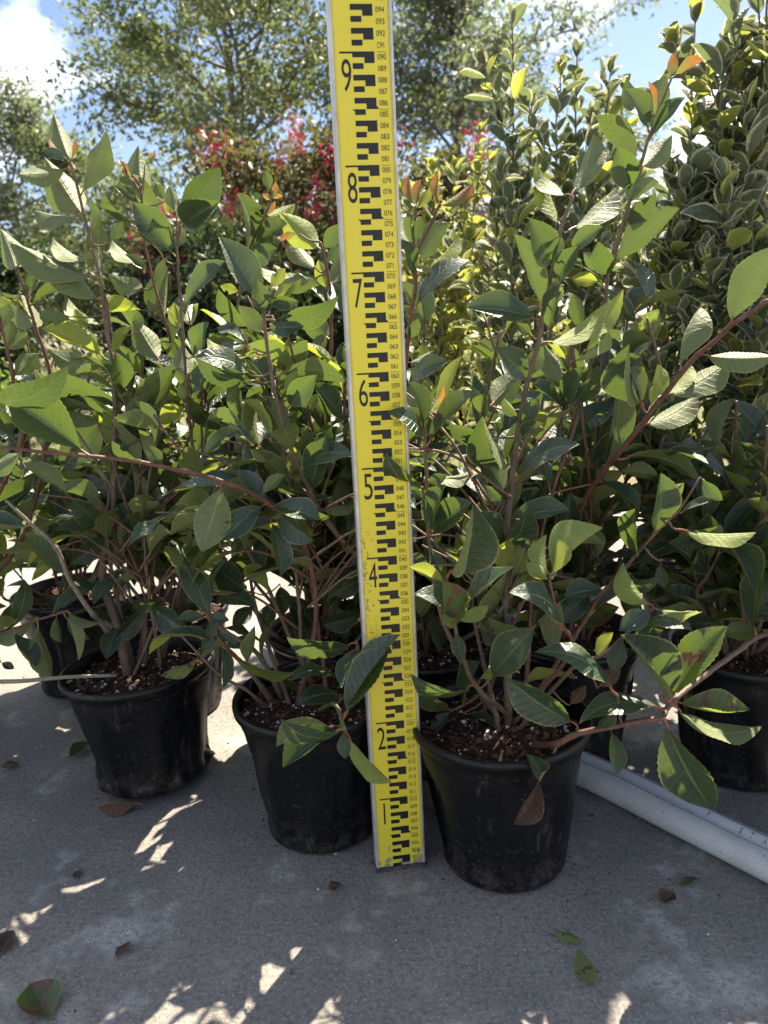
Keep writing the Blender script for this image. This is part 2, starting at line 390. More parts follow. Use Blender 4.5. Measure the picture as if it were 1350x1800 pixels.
M['yellow'], M['ink'] = yellow_mat(), ink_mat()
M['alu'] = simple('rod_casing', (.52, .52, .52), .42, .5, .18, 40, .0004, metal=.35)
M['dark_cap'] = simple('rod_foot_cap', (.07, .06, .055), .7, .3, .5, 90)
X0, X1, YL, YR, RH = -.0086, .0520, -.0056, .0490, 1.28
def prism(name, prof, z0, z1, m, parent):
    n = len(prof); v = [(x, y, z) for z in (z0, z1) for x, y in prof]
    f = [(i, (i+1) % n, n+(i+1) % n, n+i) for i in range(n)] + [tuple(range(n))[::-1], tuple(range(n, 2*n))]
    return link(name, mesh(name, v, f, (m,), False), parent)
prism('casing', [(X0+.0016, -.0012), (YL, -.0012), (YL, .0), (YR, .0), (YR, -.0012), (X1-.0016, -.0012), (X1, .0006), (X1, .0225), (X1-.0016, .0243), (X0+.0016, .0243), (X0, .0225), (X0, .0006)], .006, RH, M['alu'], rod)
prism('foot_cap', [(X0-.0006, -.0018), (X1+.0006, -.0018), (X1+.0006, .0249), (X0-.0006, .0249)], 0, .0058, M['dark_cap'], rod)
face = link('yellow_face', mesh('yellow_face', [(YL+.0001, -.0004, .0068), (YR-.0001, -.0004, .0068), (YR-.0001, -.0004, RH), (YL+.0001, -.0004, RH)], [(0, 1, 2, 3)], (M['yellow'],), False), rod)
YP = -.0006
def flat(name, polys, parent=face, y=YP):
    v = []; f = []
    for P in polys:
        b = len(v); v += [(x, y, z) for x, z in P]; f.append(tuple(range(b, b+len(P))))
    return link(name, mesh(name, v, f, (M['ink'],), False), parent)
BL, BS, BR = .0122, .0236, .0333
cm = .01
mark_me = None
for k in range(1, 64):
    z = 2*k*cm
    if z > RH-.01: break
    if mark_me is None:
        o = flat('graduation_mark', [[(BL, 0), (BR, 0), (BR, -.5*cm), (BL, -.5*cm)][::-1], [(BS, -.5*cm), (BR, -.5*cm), (BR, -cm), (BS, -cm)][::-1]]); mark_me = o.data
        o2 = flat('graduation_block', [[(BL, 0), (BL+.0104, 0), (BL+.0104, -.5*cm), (BL, -.5*cm)][::-1]]); blk = o2.data
    else:
        o = link('graduation_mark', mark_me, face); o2 = link('graduation_block', blk, face)
    o.location.z = z; o2.location.z = z-cm
for k in range(1, 13):
    z = k*10*cm
    if z > RH-.03: break
    flat('decimetre_line', [[(0, z), (BL, z), (BL, z-.0017), (0, z-.0017)][::-1]])
    zz = z-.05
    flat('half_mark', [[(BL-.0028, zz), (BL, zz), (BL, zz-.0018)][::-1]]); flat('half_mark', [[(BR, zz+.0030), (BR, zz), (BR+.0026, zz)][::-1]])
def text(name, s, x0, ztop, h, wd, parent, gap=.14):
    """digits s as one flat mesh; h cap height, wd width of one digit"""
    v = []; f = []; x = x0
    for ch in s:
        V, F = GL[ch]; gw = V[:, 0].max(); zmin, zmax = V[:, 1].min(), V[:, 1].max()
        sx_ = wd/max(gw, .25) if ch != '1' else wd/.5; off = 0 if ch != '1' else wd*.28
        b = len(v); v += [(x+off+p[0]*sx_, YP, ztop-h+(p[1]-zmin)/(zmax-zmin)*h) for p in V]; f += [tuple(b+i for i in q) for q in F]
        x += wd*(1+gap)
    return link(name, mesh(name, v, f, (M['ink'],), False), parent)
for n in range(1, 125):
    s = '%03d' % n
    text('number_label', s if n != 91 else 'C91', .0362, n*cm-.0021, .0050, .0025, face)
    if n % 5 == 0: flat('overline', [[(.0358, n*cm-.0003), (.0450, n*cm-.0003), (.0450, n*cm-.0007), (.0358, n*cm-.0007)][::-1]])
for k in range(1, 13):
    text('decimetre_digit', str(k) if k < 10 else str(k), .0012, k*10*cm-.0062, .0285, .0094 if k < 10 else .0045, face, .12)

# ================================================================== POTS
def pot_mesh(name, Rr=.105, Rb=.075, H=.19, crumple=0, seed=0):
    prof = [(0, .003), (Rb*.6, .002), (Rb-.006, .0), (Rb, .004)]
    body = 20
    for i in range(1, body+1):
        s = i/body; z = .004+(H-.020)*s; prof.append((Rb+(Rr-.007-Rb)*s, z))
    prof += [(Rr-.004, H-.0135), (Rr, H-.0125), (Rr+.001, H-.006), (Rr+.0004, H-.001), (Rr-.002, H), (Rr-.005, H-.0008), (Rr-.0065, H-.006), (Rr-.010, H-.03), (Rr-.014, H-.06)]
    seg = 84; v = []; nring = len(prof)
    for i, (r, z) in enumerate(prof):
        for k in range(seg):
            a = 2*math.pi*k/seg; rr = r; zz = z
            if 3 < i < 4+body:
                s = (z-.004)/(H-.020); pan = (a/(2*math.pi)*7) % 1           # seven arched recessed panels
                top = .80 - .9*max(0, abs(pan-.5)-.12)**1.4*2
                inside = (.17 < pan < .83) and (.06 < s < top)
                if inside: rr -= .0066*min(1, 8*min(pan-.17, .83-pan)+.25)
                if .87 < s < .91: rr += .0010                                # stiffening ring below the rim
                rr += .0038*mnoise.noise((math.cos(a)*1.6+seed, math.sin(a)*1.6, z*13))
                if crumple and s < .22:
                    k2 = (1-s/.22); zz += k2*.010*mnoise.noise((math.cos(a)*2.3, math.sin(a)*2.3, seed+3)); rr += crumple*k2*(.006+.016*mnoise.noise((math.cos(a)*3.2, math.sin(a)*3.2, z*55+seed)))
            elif i >= 4+body: rr += .0012*mnoise.noise((math.cos(a)*1.5+seed, math.sin(a)*1.5, 3)); zz += .0016*mnoise.noise((math.cos(a)*1.2, math.sin(a)*1.2, 7+seed))
            v.append((rr*math.cos(a), rr*math.sin(a), max(0, zz)))
    f = [(i*seg+k, i*seg+(k+1) % seg, (i+1)*seg+(k+1) % seg, (i+1)*seg+k) for i in range(nring-1) for k in range(seg)]
    return mesh(name, v, f, (M['plastic'],))
def soil_mesh(Rs, z, seed):
    v = [(0, 0, z)]; rings = 14; seg = 40; f = []
    for i in range(1, rings+1):
        for k in range(seg):
            a = 2*math.pi*k/seg; r = Rs*i/rings
            h = .010*mnoise.noise((r*math.cos(a)*18+seed, r*math.sin(a)*18, 0)) + .006*mnoise.noise((r*math.cos(a)*70, r*math.sin(a)*70, seed))
            v.append((r*math.cos(a), r*math.sin(a), z+h-(.004 if i == rings else 0)+.006*(1-r/Rs)))
    for k in range(seg): f.append((0, 1+k, 1+(k+1) % seg))
    for i in range(rings-1):
        for k in range(seg): f.append((1+i*seg+k, 1+i*seg+(k+1) % seg, 1+(i+1)*seg+(k+1) % seg, 1+(i+1)*seg+k)[::-1])
    f = [q if len(q) == 3 else q[::-1] for q in f]
    return mesh('potting_soil', v, f, (M['soil'],))
def crumbs(n, Rs, z, s0, s1, seed, m):
    r = random.Random(seed*3+n); v = []; f = []
    for i in range(n):
        rad = Rs*math.sqrt(r.random())*.97; a = r.uniform(0, 6.283); s = r.uniform(s0, s1)*(.6 if r.random() < .6 else 1)
        x, y = rad*math.cos(a), rad*math.sin(a)
        h = .010*mnoise.noise((x*18+seed, y*18, 0)) + .006*mnoise.noise((x*70, y*70, seed)) + .006*(1-rad/Rs)
        c = Vector((x, y, z+h+s*r.uniform(-.45, .35))); b = len(v); e = [Vector((r.uniform(.6, 1.2), 0, 0)), Vector((-r.uniform(.6, 1.2), 0, 0)), Vector((0, r.uniform(.5, 1), 0)), Vector((0, -r.uniform(.5, 1), 0)), Vector((0, 0, r.uniform(.5, .9))), Vector((0, 0, -.6))]
        q = Matrix.Rotation(r.uniform(0, 6), 3, 'Z') @ Matrix.Rotation(r.uniform(-.8, .8), 3, 'X')
        v += [c + (q @ p)*s for p in e]
        f += [(b+i0, b+i1, b+i2) for i0, i1, i2 in ((0, 2, 4), (2, 1, 4), (1, 3, 4), (3, 0, 4), (2, 0, 5), (1, 2, 5), (3, 1, 5), (0, 3, 5))]
    return mesh('crumbs', v, f, (m,), False)
POT_ME = [pot_mesh('nursery_pot', seed=1), pot_mesh('nursery_pot', seed=5), pot_mesh('nursery_pot', Rr=.110, Rb=.078, H=.178, crumple=1, seed=9)]
POT_BIG = pot_mesh('nursery_pot_large', Rr=.150, Rb=.118, H=.235, seed=12)
CUR = {}
def to_local(o, root, Mw): o.parent = root; o.matrix_local = root.matrix_world.inverted() @ Mw
def potted(name, loc, label, cat, group, pot=0, rz=0, tilt=(0, 0), detail=True, big=False):
    root = empty(name, (loc[0], loc[1], 0)); root.matrix_world = Matrix.Translation((loc[0], loc[1], 0))
    tag(root, label, cat, group)
    pm = POT_BIG if big else POT_ME[pot]
    T = Matrix.Rotation(tilt[0], 4, 'X') @ Matrix.Rotation(tilt[1], 4, 'Y')
    lift = abs(math.sin(tilt[1]))*.068 + abs(math.sin(tilt[0]))*.068
    po = link('pot', pm, root); po.matrix_local = Matrix.Translation((0, 0, lift)) @ T @ Matrix.Rotation(rz, 4, 'Z')
    Rs, zs = (.138, .205) if big else ((.0985, .170) if pot != 2 else (.103, .160))
    so = link('potting_soil', soil_mesh(Rs, zs, rz*7+1), root); so.matrix_local = Matrix.Translation((0, 0, lift)) @ T
    if detail:
        for nm, m, n, a, b in (('perlite', 'perlite', 230, .0013, .0046), ('bark_crumbs', 'bark_bit', 620, .0018, .0075)):
            c = link(nm, crumbs(n, Rs, zs, a, b, rz*7+1, M[m]), so); c['kind'] = 'stuff'
    root['_soil'] = zs+lift
    return root

# ================================================================== PHOTINIA SHRUBS IN POTS
GRP = 'glossy green shrubs in black nursery pots'
PL = {}
def shrub(key, loc, label, **k):
    PL[key] = dict(root=potted('potted_shrub', loc, label, 'shrub', GRP, **k), loc=loc, stems=[], leaves=0)
shrub('A', (-.363, 1.045), 'glossy green shrub in the black pot with a crumpled base, nearest pot on the left', pot=2, rz=.6, tilt=(-.03, -.05))
shrub('B', (-.100, .915), 'glossy green shrub in the black pot just left of the yellow rod', pot=0, rz=2.1, tilt=(0, -.01))
shrub('C', (.130, .830), 'glossy green shrub in the black pot just right of the yellow rod', pot=1, rz=.25, tilt=(0, -.02))
shrub('D', (-.385, 1.265), 'glossy green shrub in the pot directly behind the crumpled front left pot', pot=1, rz=1.3)
shrub('E', (-.600, 1.385), 'glossy green shrub in the pot standing farthest left on sunlit concrete', pot=0, rz=4)
shrub('F', (-.088, 1.140), 'glossy green shrub in the pot directly behind the one left of the rod', pot=1, rz=2.9)
shrub('G', (.050, 1.065), 'glossy green shrub in the pot half hidden behind the yellow rod', pot=0, rz=5.2)
shrub('L', (.272, 1.075), 'glossy green shrub behind the front right pot, its long branch reaching right', pot=1, rz=3.4)
shrub('K', (.500, 1.000), 'glossy green shrub in the black pot at the right edge beside the hoses', pot=0, rz=1.9)
shrub('J', (.760, .900), 'glossy green shrub added past the right edge for shade, its pot out of view', pot=1, rz=2.2, detail=False)  # added mostly outside the view to shade the pad at lower right
shrub('I', (-.830, 1.180), 'glossy green shrub reaching in over the left edge, its pot out of view', pot=0, rz=.9, detail=False)

# stems: plant, material, radius at foot and tip (m), [(photo x, photo y, distance ahead)]
STEMS = [
 ('D', 'stem_brown', .0038, .0017, [(318, 1095, 1.262), (318, 1050, 1.245), (300, 980, 1.21), (280, 900, 1.18), (245, 790, 1.15), (215, 690, 1.12), (190, 600, 1.10), (175, 490, 1.09), (152, 395, 1.08), (124, 285, 1.07)]),
 ('D', 'stem_red', .0034, .0015, [(306, 1093, 1.268), (345, 960, 1.26), (347, 850, 1.24), (330, 720, 1.22), (300, 600, 1.20), (268, 490, 1.19), (256, 430, 1.185), (248, 335, 1.18)]),
 ('A', 'stem_brown', .0085, .0026, [(228, 1205, 1.04), (212, 1120, 1.05), (193, 1060, 1.07), (180, 1000, 1.085), (198, 900, 1.10), (202, 760, 1.12), (197, 610, 1.13), (185, 520, 1.13)]),
 ('A', 'stem_brown', .0036, .0016, [(255, 1180, 1.06), (262, 1060, 1.07), (340, 960, 1.10), (346, 860, 1.11), (335, 760, 1.10), (325, 640, 1.08), (318, 540, 1.07), (311, 430, 1.06)]),
 ('A', 'stem_grey', .0042, .0018, [(195, 1115, 1.045), (150, 1062, 1.01), (120, 1012, .985), (100, 965, .97), (60, 925, .95), (10, 880, .93)]),
 ('B', 'stem_brown', .0040, .0018, [(480, 1232, .92), (440, 1180, .905), (409, 1150, .895), (388, 1126, .885), (366, 1085, .88)]),
 ('B', 'stem_brown', .0036, .0020, [(505, 1240, .925), (453, 1150, .93), (391, 1105, .95), (352, 1050, .96), (330, 990, .97)]),
 ('B', 'stem_brown', .0026, .0012, [(470, 1238, .90), (435, 1215, .875), (382, 1182, .87), (330, 1128, .885), (300, 1095, .90)]),
 ('B', 'stem_red', .0038, .0015, [(520, 1240, .92), (556, 1090, .93), (535, 960, .915), (471, 885, .88), (400, 849, .85), (337, 831, .83), (252, 814, .80), (161, 802, .77), (106, 797, .755), (0, 787, .73), (-70, 780, .72)]),
 ('B', 'stem_green', .0034, .0020, [(560, 1245, .90), (588, 1238, .83), (606, 1282, .755)]),
 ('B', 'stem_brown', .0028, .0013, [(545, 1240, .92), (602, 1230, .88), (628, 1150, .88), (626, 1125, .87)]),
 ('F', 'stem_brown', .0048, .0022, [(520, 1150, 1.13), (495, 1128, 1.12), (430, 1046, 1.07), (394, 981, 1.04), (370, 920, 1.03), (375, 850, 1.03)]),
 ('F', 'stem_red', .0046, .0018, [(538, 1118, 1.14), (539, 1049, 1.14), (545, 960, 1.13), (572, 800, 1.11), (580, 648, 1.09), (582, 562, 1.08), (577, 487, 1.07), (562, 425, 1.06)]),
 ('F', 'stem_red', .0034, .0015, [(570, 1120, 1.13), (607, 978, 1.09), (606, 751, 1.06), (606, 660, 1.05), (612, 560, 1.05), (618, 480, 1.05)]),
 ('G', 'stem_brown', .0046, .0017, [(726, 1150, 1.06), (690, 1075, 1.02), (630, 985, .98), (564, 902, .955), (529, 827, .94), (506, 771, .93), (483, 690, .93), (470, 610, .93), (461, 530, .93), (456, 500, .93)]),
 ('F', 'stem_brown', .0030, .0015, [(500, 1115, 1.15), (430, 990, 1.17), (403, 790, 1.17), (400, 726, 1.17), (410, 600, 1.16), (421, 512, 1.15), (433, 451, 1.15), (451, 409, 1.14), (474, 360, 1.14), (480, 336, 1.14)]),
 ('C', 'stem_brown', .0052, .0019, [(893, 1300, .83), (893, 1230, .83), (890, 1100, .84), (888, 1000, .85), (894, 900, .86), (905, 800, .87), (925, 680, .89), (945, 608, .90), (957, 540, .90), (972, 469, .90), (985, 406, .90), (1006, 345, .90)]),
 ('C', 'stem_brown', .0032, .0014, [(897, 1255, .83), (841, 1211, .79), (817, 1165, .765), (801, 1107, .745), (791, 1053, .735), (785, 1018, .73)]),
 ('C', 'stem_red', .0030, .0014, [(900, 1270, .83), (955, 1210, .80), (1007, 1139, .775), (983, 1093, .755), (969, 1040, .745), (966, 1018, .74)]),
 ('C', 'stem_red', .0046, .0026, [(896, 1300, .825), (944, 1309, .78), (980, 1307, .75), (1020, 1289, .735), (1118, 1269, .715), (1166, 1262, .71)]),
 ('C', 'stem_grey', .0016, .0011, [(978, 1307, .75), (966, 1340, .735), (953, 1364, .73), (944, 1385, .728), (937, 1404, .728)]),
 ('C', 'stem_brown', .0034, .0016, [(890, 1280, .84), (810, 1160, .86), (770, 1060, .865), (755, 960, .86), (749, 827, .845), (747, 760, .84), (749, 712, .835)]),
 ('C', 'stem_red', .0028, .0014, [(900, 1275, .84), (1010, 1120, .86), (1062, 1039, .86), (1110, 985, .85), (1145, 945, .845), (1192, 900, .84)]),
 ('C', 'stem_brown', .0028, .0014, [(902, 1290, .82), (1000, 1180, .80), (1060, 1150, .785), (1104, 1111, .77), (1132, 1085, .765), (1148, 1070, .76)]),
 ('G', 'stem_red', .0040, .0016, [(735, 1150, 1.06), (705, 1000, 1.06), (702, 820, 1.04), (713, 640, 1.02), (721, 575, 1.01), (730, 499, 1.005), (729, 456, 1.00), (738, 434, 1.0), (757, 395, .995), (777, 352, .99)]),
 ('G', 'stem_red', .0018, .0011, [(729, 458, 1.0), (729, 410, .995), (731, 362, .99)]),
 ('G', 'stem_brown', .0040, .0017, [(770, 1150, 1.06), (900, 1060, 1.05), (940, 940, 1.04), (957, 862, 1.02), (980, 771, 1.0), (992, 713, .99), (1000, 640, .985), (1004, 598, .98)]),
 ('L', 'stem_brown', .0046, .0016, [(985, 1130, 1.075), (1030, 960, 1.08), (1050, 760, 1.09), (1060, 620, 1.10), (1070, 476, 1.10), (1093, 398, 1.10), (1108, 348, 1.10)]),
 ('L', 'stem_brown', .0034, .0014, [(1072, 470, 1.10), (1100, 380, 1.11), (1124, 297, 1.12), (1140, 245, 1.12), (1160, 190, 1.12), (1181, 136, 1.12)]),
 ('L', 'stem_red', .0046, .0021, [(980, 1135, 1.07), (985, 1010, 1.04), (1020, 895, 1.0), (1062, 828, .96), (1109, 771, .92), (1156, 709, .88), (1207, 644, .84), (1246, 608, .81), (1288, 571, .78), (1352, 528, .75)]),
 ('K', 'stem_brown', .0048, .0026, [(1300, 1150, 1.0), (1400, 1090, .96), (1350, 1112, .89), (1324, 1124, .86), (1285, 1153, .82), (1187, 1228, .745), (1167, 1258, .72)]),
 ('K', 'stem_brown', .0036, .0015, [(1230, 1130, 1.0), (1225, 1054, .98), (1245, 1010, .96), (1262, 975, .95), (1271, 935, .94)]),
 ('K', 'stem_brown', .0040, .0016, [(1260, 1140, 1.0), (1330, 1010, 1.0), (1345, 900, .98), (1360, 780, .96), (1370, 640, .94)]),
 ('I', 'stem_red', .0042, .0016, [(-150, 1130, 1.18), (30, 960, 1.18), (88, 700, 1.17), (62, 575, 1.16), (42, 507, 1.155), (28, 468, 1.15)]),
 ('I', 'stem_red', .0036, .0016, [(-140, 1130, 1.18), (30, 800, 1.10), (22, 660, 1.08), (6, 590, 1.07), (-8, 520, 1.06)]),
 ('I', 'stem_red', .0028, .0014, [(-140, 1160, 1.12), (-60, 1140, 1.06), (0, 1115, 1.04), (68, 1089, 1.03), (118, 1074, 1.03)]),
 ('I', 'stem_brown', .0044, .0024, [(-180, 1130, 1.16), (-130, 900, .95), (-60, 700, .78), (-40, 690, .75)]),
 ('E', 'stem_grey', .0050, .0020, [(140, 1085, 1.385), (180, 990, 1.40), (195, 930, 1.41), (205, 800, 1.42), (190, 650, 1.42)]),
 ('E', 'stem_brown', .0026, .0012, [(130, 1085, 1.38), (121, 1049, 1.36), (65, 1041, 1.32), (8, 981, 1.28), (-10, 960, 1.27)]),
 ('E', 'stem_brown', .0030, .0014, [(120, 1085, 1.38), (40, 1060, 1.30), (2, 1041, 1.27), (30, 948, 1.25), (25, 900, 1.24)]),
]
SEG = []            # sampled stem points: (plant, photo x, photo y, point, direction)
for key, mk, r0, r1, pts in STEMS:
    P = [at(*p) for p in pts]; root = PL[key]['root']
    if pts[0][1] > 1060:                                   # foot set in this plant's own soil
        lx, ly = PL[key]['loc']; P[0] = Vector((P[0].x*.5+lx*.5, P[0].y*.3+ly*.7, root['_soil']-.01)) if key in 'EIKGLFD' else Vector((P[0].x, P[0].y, P[0].z-.004))
    n = 10*len(P); Q = smooth_path(P, n)
    for i in range(1, n-1):                                # small natural kinks
        Q[i] = Q[i] + Vector(nvec(Q[i]*38))*.0011
    arc = 0; rad = []
    for i in range(n):
        arc += (Q[i]-Q[i-1]).length if i else 0
        node = max(0, 1-abs((arc/.021) % 1-.5)*7)
        rad.append((r0+(r1-r0)*(i/(n-1))**.8)*(1+.12*mnoise.noise((i*.9, r0*900, 2))+.22*node))
    v, f = tube_vf([q-root.location for q in Q], rad, 7)
    link('stem', mesh('stem', v, f, (M[mk],)), root)
    PL[key]['stems'].append(Q)
    for i, q in enumerate(Q):
        x, y, z = proj(q); SEG.append((key, x, y, q, (Q[min(i+1, n-1)]-Q[max(i-1, 0)]).normalized(), rad[i]))
SEGA = np.array([[s[1], s[2], s[3].y] for s in SEG])

def add_leaf(key, me, Mw):
    root = PL[key]['root']
    if PL[key]['leaves'] >= 290: PL[key].setdefault('rest', []).append((me, Matrix.Translation(-root.location) @ Mw)); return
    o = link('leaf', me, root); o.matrix_local = Matrix.Translation(-root.location) @ Mw; PL[key]['leaves'] += 1
    return o
HERO_P = []
def hero(bx, by, tx, ty, wpx, side='u', sh='f', mk='m', plant=None, tow=None, Lm=.092):
    """leaf seen between two photo points; base sits on the nearest stem, depth of the tip from its real length"""
    d = (SEGA[:, 0]-bx)**2 + (SEGA[:, 1]-by)**2 + (SEGA[:, 2]-.7)*160
    if plant: d = d + np.array([0 if s[0] == plant else 1e6 for s in SEG])
    k = int(np.argmin(d)); key, sx_, sy_, sp_, sd, sr = SEG[k]
    Y0 = sp_.y - .002; P0 = at(bx, by, Y0); gap = math.hypot(bx-sx_, by-sy_)
    if gap < 14: P0 = sp_ + (at(bx, by, Y0)-sp_)*.35
    elif gap < 260:                                        # short side twig joins the leaf to its stem
        rt = PL[key]['root'].location; mid = (sp_+P0)*.5 + Vector((0, .002, -.003))
        v, f = tube_vf([q-rt for q in smooth_path([sp_, mid, P0], 7)], [.0016, .0015, .0014, .0013, .0012, .0011, .0010], 5)
        link('stem', mesh('twig', v, f, (M['stem_brown'],)), PL[key]['root'])
    P1 = at(tx, ty, Y0); pl = (P1-P0).length
    if mk in 'ob' or pl < .045: Lm = max(pl*1.08, .02)
    else: Lm = min(Lm, pl*1.4)
    s = tow if tow is not None else (-1 if side == 'u' else (1 if ty < by-8 else random.choice((-1, 1))))
    if pl < Lm:
        dY = math.sqrt(Lm*Lm-pl*pl)*.75
        P1 = at(tx, ty, Y0 + s*min(dY, .05))
    Lg = (P1-P0).length
    tocam = (CAM-(P0+P1)*.5).normalized(); y = (P1-P0).normalized()
    n = (tocam - y*tocam.dot(y)).normalized()
    app = wpx/FPX*Y0*1.06/(.66 if sh == 'v' else 1.0)
    ph = math.acos(min(.985, max(.36, app/(.44*Lg))))
    na, nb = Matrix.Rotation(ph, 3, y) @ n, Matrix.Rotation(-ph, 3, y) @ n
    up_first = random.random() < (.72 if side == 'u' else .62)
    n = na if ((na.z > nb.z) == up_first) else nb
    wd = min(app/math.cos(ph), Lg*.50)
    if side == 'l': n = -n
    ms = HERO[mk, sh]; me = ms[0] if random.random() < .45 else (ms[1] if random.random() < .85 else ms[2])
    add_leaf(key, me, leaf_matrix(P0, P1, n, wd))
    mc = proj((P0+P1)*.5); HERO_P.append((mc[0], mc[1], Y0))
